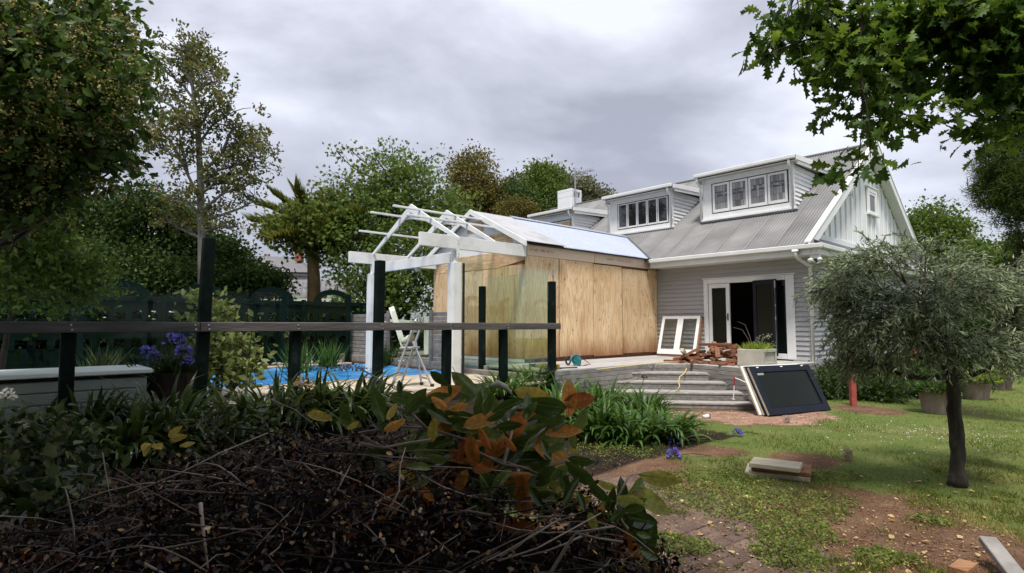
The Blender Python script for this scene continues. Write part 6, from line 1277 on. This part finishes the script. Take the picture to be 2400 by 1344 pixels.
for i in range(1900):
    x = random.uniform(-3.0, .95); y = random.uniform(1.3, 3.3); z = float(heap_z(np.array(x), np.array(y))); 
    if z < .06: continue
    a = random.uniform(0, 2*PI); el = random.gauss(.05, .35); ln = random.uniform(.06, .34); p = np.array([x, y, z-.05+.06*random.random()]); d = np.array([math.cos(a)*math.cos(el), math.sin(a)*math.cos(el)*.7, math.sin(el)])*ln
    (tw1 if i % 3 else tw2).tube(curve3(p-d*.5, p+d*.5, random.uniform(-.08, .1), 4, .07), [.0022, .002, .0016, .0009] if i % 7 else [.0045, .004, .003, .0015], 4, False)
bh.part('fine_twigs', tw1, TWIGD, kind='stuff'); bh.part('dry_twigs', tw2, TWIG, kind='stuff')
def stick(pts, r, mat=TWIG, Y=2.35):
    r *= .7; P = [at(px, py, Yd) for px, py, Yd in pts]; bh.part('stick', MB().tube(P, [r*(1-.5*i/max(1, len(P)-1)) for i in range(len(P))], 6), mat, smooth=True)
for pts, r in ((((1150, 1322, 2.0), (1260, 1285, 2.05), (1408, 1203, 2.2)), .006), (((905, 1210, 2.1), (935, 1150, 2.15), (938, 1090, 2.2), (950, 1050, 2.3)), .006), (((760, 1185, 2.1), (790, 1150, 2.1), (822, 1090, 2.2)), .005), (((175, 1290, 2.0), (172, 1230, 2.0), (160, 1170, 2.05), (152, 1140, 2.1)), .005), (((240, 1060, 2.6), (255, 1150, 2.5), (275, 1230, 2.4)), .004), (((300, 1160, 2.2), (420, 1110, 2.3), (520, 1060, 2.4), (640, 1010, 2.6)), .006), (((470, 1180, 2.1), (478, 1260, 2.0), (488, 1340, 1.9)), .010), (((845, 1020, 2.3), (880, 1040, 2.3), (930, 1058, 2.3)), .008), (((845, 1040, 2.3), (900, 1050, 2.3), (960, 1038, 2.35), (1010, 1030, 2.35)), .012), (((850, 1066, 2.3), (920, 1072, 2.3), (1005, 1075, 2.3)), .006), (((100, 1345, 1.9), (200, 1290, 2.0), (330, 1230, 2.1)), .005), (((560, 1330, 1.9), (640, 1240, 2.0), (690, 1190, 2.1)), .005), (((270, 1290, 2.0), (240, 1340, 1.9)), .006), (((1290, 1344, 1.9), (1335, 1270, 2.0), (1350, 1250, 2.0), (1400, 1262, 2.0), (1460, 1270, 2.1)), .009), (((620, 930, 4.2), (690, 960, 3.8), (740, 1000, 3.4)), .005), (((845, 865, 3.2), (890, 890, 3.2), (935, 918, 3.2), (990, 930, 3.2)), .007), (((880, 895, 3.2), (882, 940, 3.2)), .008), (((1475, 1170, 3.3), (1490, 1140, 3.3), (1520, 1105, 3.3)), .006), (((1488, 1205, 3.3), (1492, 1135, 3.3)), .007), (((0, 1210, 2.2), (90, 1215, 2.2), (200, 1240, 2.2)), .004), (((950, 1330, 1.9), (1000, 1300, 1.95), (1080, 1250, 2.0)), .004), (((1060, 780+80, 3.0), (1085, 905, 3.0), (1096, 940, 3.0)), .003)):
    stick(pts, r)
for i in range(70):
    x = random.uniform(-2.4, .8); y = random.uniform(1.5, 2.6); z = float(heap_z(np.array(x), np.array(y)))
    if z < .15: continue
    a = random.uniform(-.9, .9)+(PI if random.random() < .5 else 0); ln = random.uniform(.3, .75); d = np.array([math.cos(a), math.sin(a)*.5, random.uniform(-.3, .5)])*ln; p = np.array([x, y, z+.02])
    bh.part('stick', MB().tube(curve3(p-d*.5, p+d*.5, random.uniform(-.06, .1), 6, .05), [.0038, .0034, .003, .0026, .002, .001], 5), TWIG if i % 3 else TWIGD, smooth=True)

# ---------------------------------------------------------------- magnolia branches lying over the heap
def mag_mesh(seed, mat, cup=.16):
    r = random.Random(seed); nl = 8; V = []; curl = r.uniform(-.5, .9)
    for i in range(nl+1):
        t = i/nl; wv = .21*math.sin(PI*t**.9)**.75*(1-.05*t) if 0 < t < 1 else .004; z = -curl*.25*t*t+.05*math.sin(t*3+seed); wave = .018*math.sin(t*11+seed)
        for s in (-1, -.55, 0, .55, 1): V.append((s*wv, t, z+abs(s)**1.5*wv*cup*2.2+wave*s*abs(s)))
    F = [(5*i+j, 5*i+j+1, 5*i+j+6, 5*i+j+5) for i in range(nl) for j in range(4)]
    b = len(V)
    for i in range(nl+1):                                # raised pale midrib
        c = np.array(V[5*i+2]); w_ = .011*(1-i/nl)+.002; V += [c+np.array([-w_, 0, .004]), c+np.array([w_, 0, .004])]
    nf = len(F); F += [(b+2*i, b+2*i+1, b+2*i+3, b+2*i+2) for i in range(nl)]
    me = fast('leaf', np.array(V), np.array(F), mat, np.zeros(len(F)), True); me.materials.append(VEIN)
    me.polygons.foreach_set('material_index', np.array([0]*nf+[1]*nl, np.int32)); return me
VEIN = M('pale_leaf_vein', [(.16, .17, .06), (.24, .24, .10)], 5, .5)
MG = [mag_mesh(i, L_MAGG) for i in range(6)]; MR = [mag_mesh(i+9, L_MAGR) for i in range(5)]; MY = [mag_mesh(i+20, L_MAGY) for i in range(3)]
mgn = T('magnolia_branch', 'cut magnolia branches with glossy green and rust coloured leaves lying over the brush heap', 'branch', at(1150, 1080, 2.5), False)
def mleaf(px, py, tx, ty, Y, kind='g', dY=0., roll=None):
    a = at(px, py, Y); b = at(tx, ty, Y+dY); d = b-a; ln = np.linalg.norm(d); me = random.choice({'g': MG, 'r': MR, 'y': MY}[kind])
    dd = Vector(tuple(d/ln)); q = dd.to_track_quat('Y', 'Z'); o = bpy.data.objects.new('leaf', me); COL.objects.link(o); o.parent = mgn.o; o.rotation_mode = 'QUATERNION'
    v = Vector(tuple(-(a-np.array([0, 0, EYE])))).normalized(); n = (v - dd*v.dot(dd)).normalized()     # turn the blade towards the viewer's side, then tilt it
    x = dd.cross(n); R3 = Matrix((x, dd, n)).transposed(); o.rotation_quaternion = Quaternion(dd, roll if roll is not None else random.uniform(-.7, .7)) @ R3.to_quaternion()
    o.location = tuple(a-mgn.base); s = ln; o.scale = (s*random.uniform(.85, 1.1), s, s)
LV = [(1085,1003,1172,970,'r'),(1278,1015,1368,1012,'r'),(1012,1038,1015,985,'y'),(1098,1018,1075,1080,'r'),(1100,1018,1118,1095,'r'),(1250,1110,1165,1130,'r'),(1095,1100,1068,1165,'r'),(1105,1098,1152,1102,'r'),(1225,1110,1235,1220,'r'),(960,1145,880,1180,'r'),(980,1140,1020,1175,'r'),(1325,1080,1400,1138,'g'),(1330,1075,1395,1085,'g'),(1395,1095,1402,1070,'g'),(1460,1200,1480,1240,'g'),(1462,1195,1512,1190,'g'),(1480,1240,1540,1300,'g'),(1475,1242,1395,1320,'r'),(1478,1245,1480,1330,'r'),(1425,1200,1440,1150,'g'),(1400,1125,1450,1152,'y'),(900,990,870,905,'g'),(885,1000,935,1010,'g'),(820,1000,798,940,'g'),(860,985,830,950,'g'),(1008,870,1052,905,'g'),(1052,900,1058,930,'g'),(995,940,1055,925,'g'),(950,970,1000,910,'g'),(938,925,935,890,'g'),(1110,965,1130,920,'g'),(1135,975,1150,920,'g'),(905,985,930,945,'y'),(1000,1010,960,1040,'g'),(930,1040,985,1050,'g'),(1000,960,1060,985,'g'),(1040,990,1110,985,'g'),(1060,1000,1120,1010,'g'),(1140,985,1190,960,'g'),(1160,1000,1225,995,'g'),(1225,980,1260,940,'g'),(1230,985,1245,920,'g'),(1200,1010,1160,1055,'r'),(1180,1010,1195,1060,'g'),(1260,1020,1225,1060,'g'),(1270,1030,1290,1080,'g'),(1275,1010,1330,990,'g'),(1150,1060,1120,1000,'r'),(1210,1060,1180,1020,'r'),(1330,1090,1290,1130,'g'),(1310,1100,1330,1160,'g'),(1300,1090,1250,1150,'g'),(1200,1100,1150,1160,'g'),(1120,1110,1180,1180,'g'),(1060,1070,1010,1090,'g'),(1050,1080,990,1070,'g'),(1010,1100,950,1090,'g'),(1010,1120,960,1150,'g'),(1350,1150,1370,1200,'g'),(1380,1130,1430,1180,'g'),(1360,1120,1320,1190,'g'),(1150,1130,1180,1190,'g'),(1080,1130,1080,1190,'g'),(1240,1140,1270,1190,'g'),(720,970,780,985,'y'),(810,1005,845,990,'y'),(790,980,850,1000,'g'),(1020,1000,1040,955,'y'),(900,1010,950,985,'r'),(1050,960,1010,930,'r'),(1100,950,1050,960,'r'),(1020,1050,1060,1030,'g'),(930,1060,980,1020,'g'),(1280,1060,1330,1040,'g'),(1330,1050,1355,1065,'y'),(1440,1170,1400,1190,'y'),(1430,1220,1470,1190,'g'),(1490,1250,1530,1260,'g'),(1500,1290,1550,1310,'g'),(1380,1200,1400,1250,'y'),(380,1035,350,1060,'y'),(400,1030,440,1022,'y'),(395,1025,420,1000,'y'),(420,1045,460,1040,'y'),(360,1040,320,1070,'y')]
for i, (a, b, c, d, k) in enumerate(LV):
    Y = 2.55-.35*max(0, (b-1000)/300)+random.uniform(-.08, .08) if a > 600 else 2.75
    if a > 1380: Y += .35
    mleaf(a, b, c, d, Y, k, random.uniform(-.05, .05))
for i in range(120):
    a = random.gauss(1140, 140); b = random.gauss(1060, 62); an = random.uniform(0, 2*PI); l = random.uniform(65, 120); Y = 2.72-.3*max(0, (b-1000)/300)
    if a > 1360 or a < 860: continue
    mleaf(a, b, a+l*math.cos(an), b+l*math.sin(an)*.8, Y, random.choice('ggggggryr'), random.uniform(-.1, .1))
for i in range(34):
    a = random.gauss(1440, 55); b = random.gauss(1235, 50); an = random.uniform(0, 2*PI); l = random.uniform(70, 120)
    mleaf(a, b, a+l*math.cos(an), b+l*math.sin(an), 2.78+random.uniform(-.1, .1), random.choice('ggggry'), random.uniform(-.1, .1))
for pts, r in ((((1120, 1040, 2.55), (1000, 1003, 2.6), (930, 1000, 2.65), (840, 1015, 2.7)), .007), (((1000, 1005, 2.55), (960, 965, 2.6), (905, 945, 2.7)), .008), (((1330, 1080, 2.6), (1260, 1100, 2.55), (1180, 1090, 2.5), (1100, 1050, 2.5)), .009), (((1470, 1240, 2.7), (1430, 1180, 2.7), (1390, 1140, 2.65), (1330, 1085, 2.6)), .010), (((1240, 1040, 2.5), (1270, 1010, 2.55), (1285, 1000, 2.6)), .006), (((1180, 1090, 2.45), (1200, 1010, 2.6), (1140, 960, 2.7)), .008), (((1200, 960, 2.8), (1250, 955, 2.85)), .009), (((1445, 1170, 2.7), (1475, 1115, 2.8), (1520, 1105, 2.9)), .006)):
    mgn.part('stem', MB().tube([at(*p) for p in pts], [r*(1-.1*i) for i in range(len(pts))], 6), TWIG, smooth=True)
fl_ = at(1180, 905, 2.75); mgn.part('dead_flower', MB().tube([at(1150, 905, 2.7), at(1165, 900, 2.7), at(1185, 908, 2.72), at(1200, 925, 2.75)], [.008, .018, .014, .004], 8), STONE, smooth=True)

# ---------------------------------------------------------------- grass, weeds, litter
def on_ground(n, y0, y1, wide=1.02, pw=1.6):
    u = rng.random(n); Y = (y0**(1-pw)+u*(y1**(1-pw)-y0**(1-pw)))**(1/(1-pw)); X = rng.uniform(-1, 1, n)*Y*wide*.9; return X, Y
X, Y = on_ground(230000, 3.2, 22); hx_ = (X-HB[0])*RX[0]+(Y-HB[1])*RX[1]; hy_ = (X-HB[0])*RY[0]+(Y-HB[1])*RY[1]
pad = emask(DIRT, X, Y)+.22*nz2(X, Y)+.3*nz2(X*1.7+3, Y*1.9); keep = (pad < .50+.4*rng.random(len(X))**4) & ~((hx_ < .2) & (hy_ < -2)) & ~((hx_ < .3) & (hy_ > -4.5)) & (X > -.1)
keep &= ~((hx_ > -.2) & (hx_ < 1.4) & (hy_ > -4.4) & (hy_ < -2.4))
X, Y = X[keep], Y[keep]; n = len(X); P = np.stack([X, Y, ground_z(X, Y)-.004], 1); Dv = unit(n)*.75; Dv[:, 2] = abs(Dv[:, 2])+.45
dry = (nz2(X*.55+1, Y*.9)+.8*nz2(X*1.9, Y*2.3)+.9*np.clip(pad[keep], 0, .6)+.35*rng.normal(size=n)) > .62; S_ = (.022+.03*rng.random(n))*(.75+.6*(nz2(X*.8, Y*.8) > .1)+.5*(nz2(X*2.2+1, Y*2.5) > .55))
for nm, sel, mt in (('grass', ~dry, L_GRAS), ('dry_grass', dry, L_GRAD)):
    V, Fc, rn = scatter(P[sel], Dv[sel], S_[sel]*(1 if nm == 'grass' else .8), t_needle(.075)); gr = link(nm, fast(nm, V, Fc, mt, rn), None); gr['kind'] = 'stuff'
X, Y = on_ground(190000, 3.0, 9.5, .95); m_ = emask(CLOV, X, Y)+.35*nz2(X*1.3, Y*1.3)+.25*nz2(X*3.1, Y*2.9); keep = (m_ > .38+.25*rng.random(len(X))) & (X > .1); X, Y = X[keep], Y[keep]; n = len(X)
P = np.stack([X, Y, ground_z(X, Y)+.012+.05*rng.random(n)*np.clip(m_[keep]-.3, 0, 1)], 1); Dv = unit(n); Dv[:, 2] = abs(Dv[:, 2])*.6+.1
V, Fc, rn = scatter(P, Dv, .014+.014*rng.random(n), t_leaf(.45), 0, .7); cl = link('clover_weeds', fast('clover_weeds', V, Fc, L_CLOV, rn), None); cl['kind'] = 'stuff'
X = np.concatenate([rng.normal(size=420)*.9+6.2, rng.uniform(3, 9, 100)]); Y = np.concatenate([8.3+rng.normal(size=420)*.7-(X[:420]-6.2)*.25, rng.uniform(5, 11, 100)]); n = len(X)
P = np.stack([X, Y, ground_z(X, Y)+.03+.02*rng.random(n)], 1); V, Fc, rn = scatter(P, unit(n), .010+.008*rng.random(n), t_leaf(.6), 0, 2); wf = link('lawn_daisies', fast('lawn_daisies', V, Fc, L_WHIT, rn), None); wf['kind'] = 'stuff'
X, Y = on_ground(60000, 3.0, 12, .95); m_ = emask(DIRT, X, Y)+.2*nz2(X, Y); keep = (m_ > .15+.5*rng.random(len(X))) & (X > .1); X, Y = X[keep], Y[keep]; n = len(X); P = np.stack([X, Y, ground_z(X, Y)+.012], 1)
Dv = unit(n); Dv[:, 2] *= .2; V, Fc, rn = scatter(P, Dv, .008+.022*rng.random(n)**2.5, t_oval(.25), 0, 2); lt2 = link('ground_litter', fast('ground_litter', V, Fc, L_LITT, rn), None); lt2['kind'] = 'stuff'
lm = [fast('fallen_leaf', *t_oval(.3+.05*i), L_DRYL, np.full(6, .3*i)) for i in range(3)]
for i in range(130):
    px = random.uniform(1490, 2330); py = random.uniform(1120, 1340); c = gp(px, py); s = random.uniform(.03, .06)
    o = bpy.data.objects.new('fallen_leaf', lm[i % 3]); COL.objects.link(o); o.location = (c[0], c[1], float(ground_z(c[0], c[1]))+.018); o.rotation_euler = (random.uniform(-.4, .4), random.uniform(-.4, .4), random.random()*6.3); o.scale = (s, s, s)
    tag(o, 'small pale dry leaf fallen on the soil and pavers', 'leaf', 'dry leaves fallen on the ground')
for (px, py, lab) in ((1985, 1068, 'small ball of dry brown twigs lying on the lawn'), (1845, 985, 'dry dark twig tuft at the edge of the brick pad')):
    c = gp(px, py, .05); mb = MB()
    for i in range(46): d = unit(1)[0]*random.uniform(.05, .10); mb.tube(curve3(c-d*.8, c+d, .2, 4, .2), .002, 3, False)
    single('twig_ball', lab, 'twigs', mb, TWIG, c, False)
single('cut_stalk', 'long pale green cut stalk lying on the grass', 'stalk', MB().tube([gp(1640, 1028, .02), gp(1690, 1035, .03), gp(1755, 1040, .015)], .007, 5), L_LIME, gp(1640, 1028), False)
print('SCENE objects', len(bpy.data.objects), 'tris', sum(len(o.data.polygons) for o in bpy.data.objects if o.type == 'MESH'))
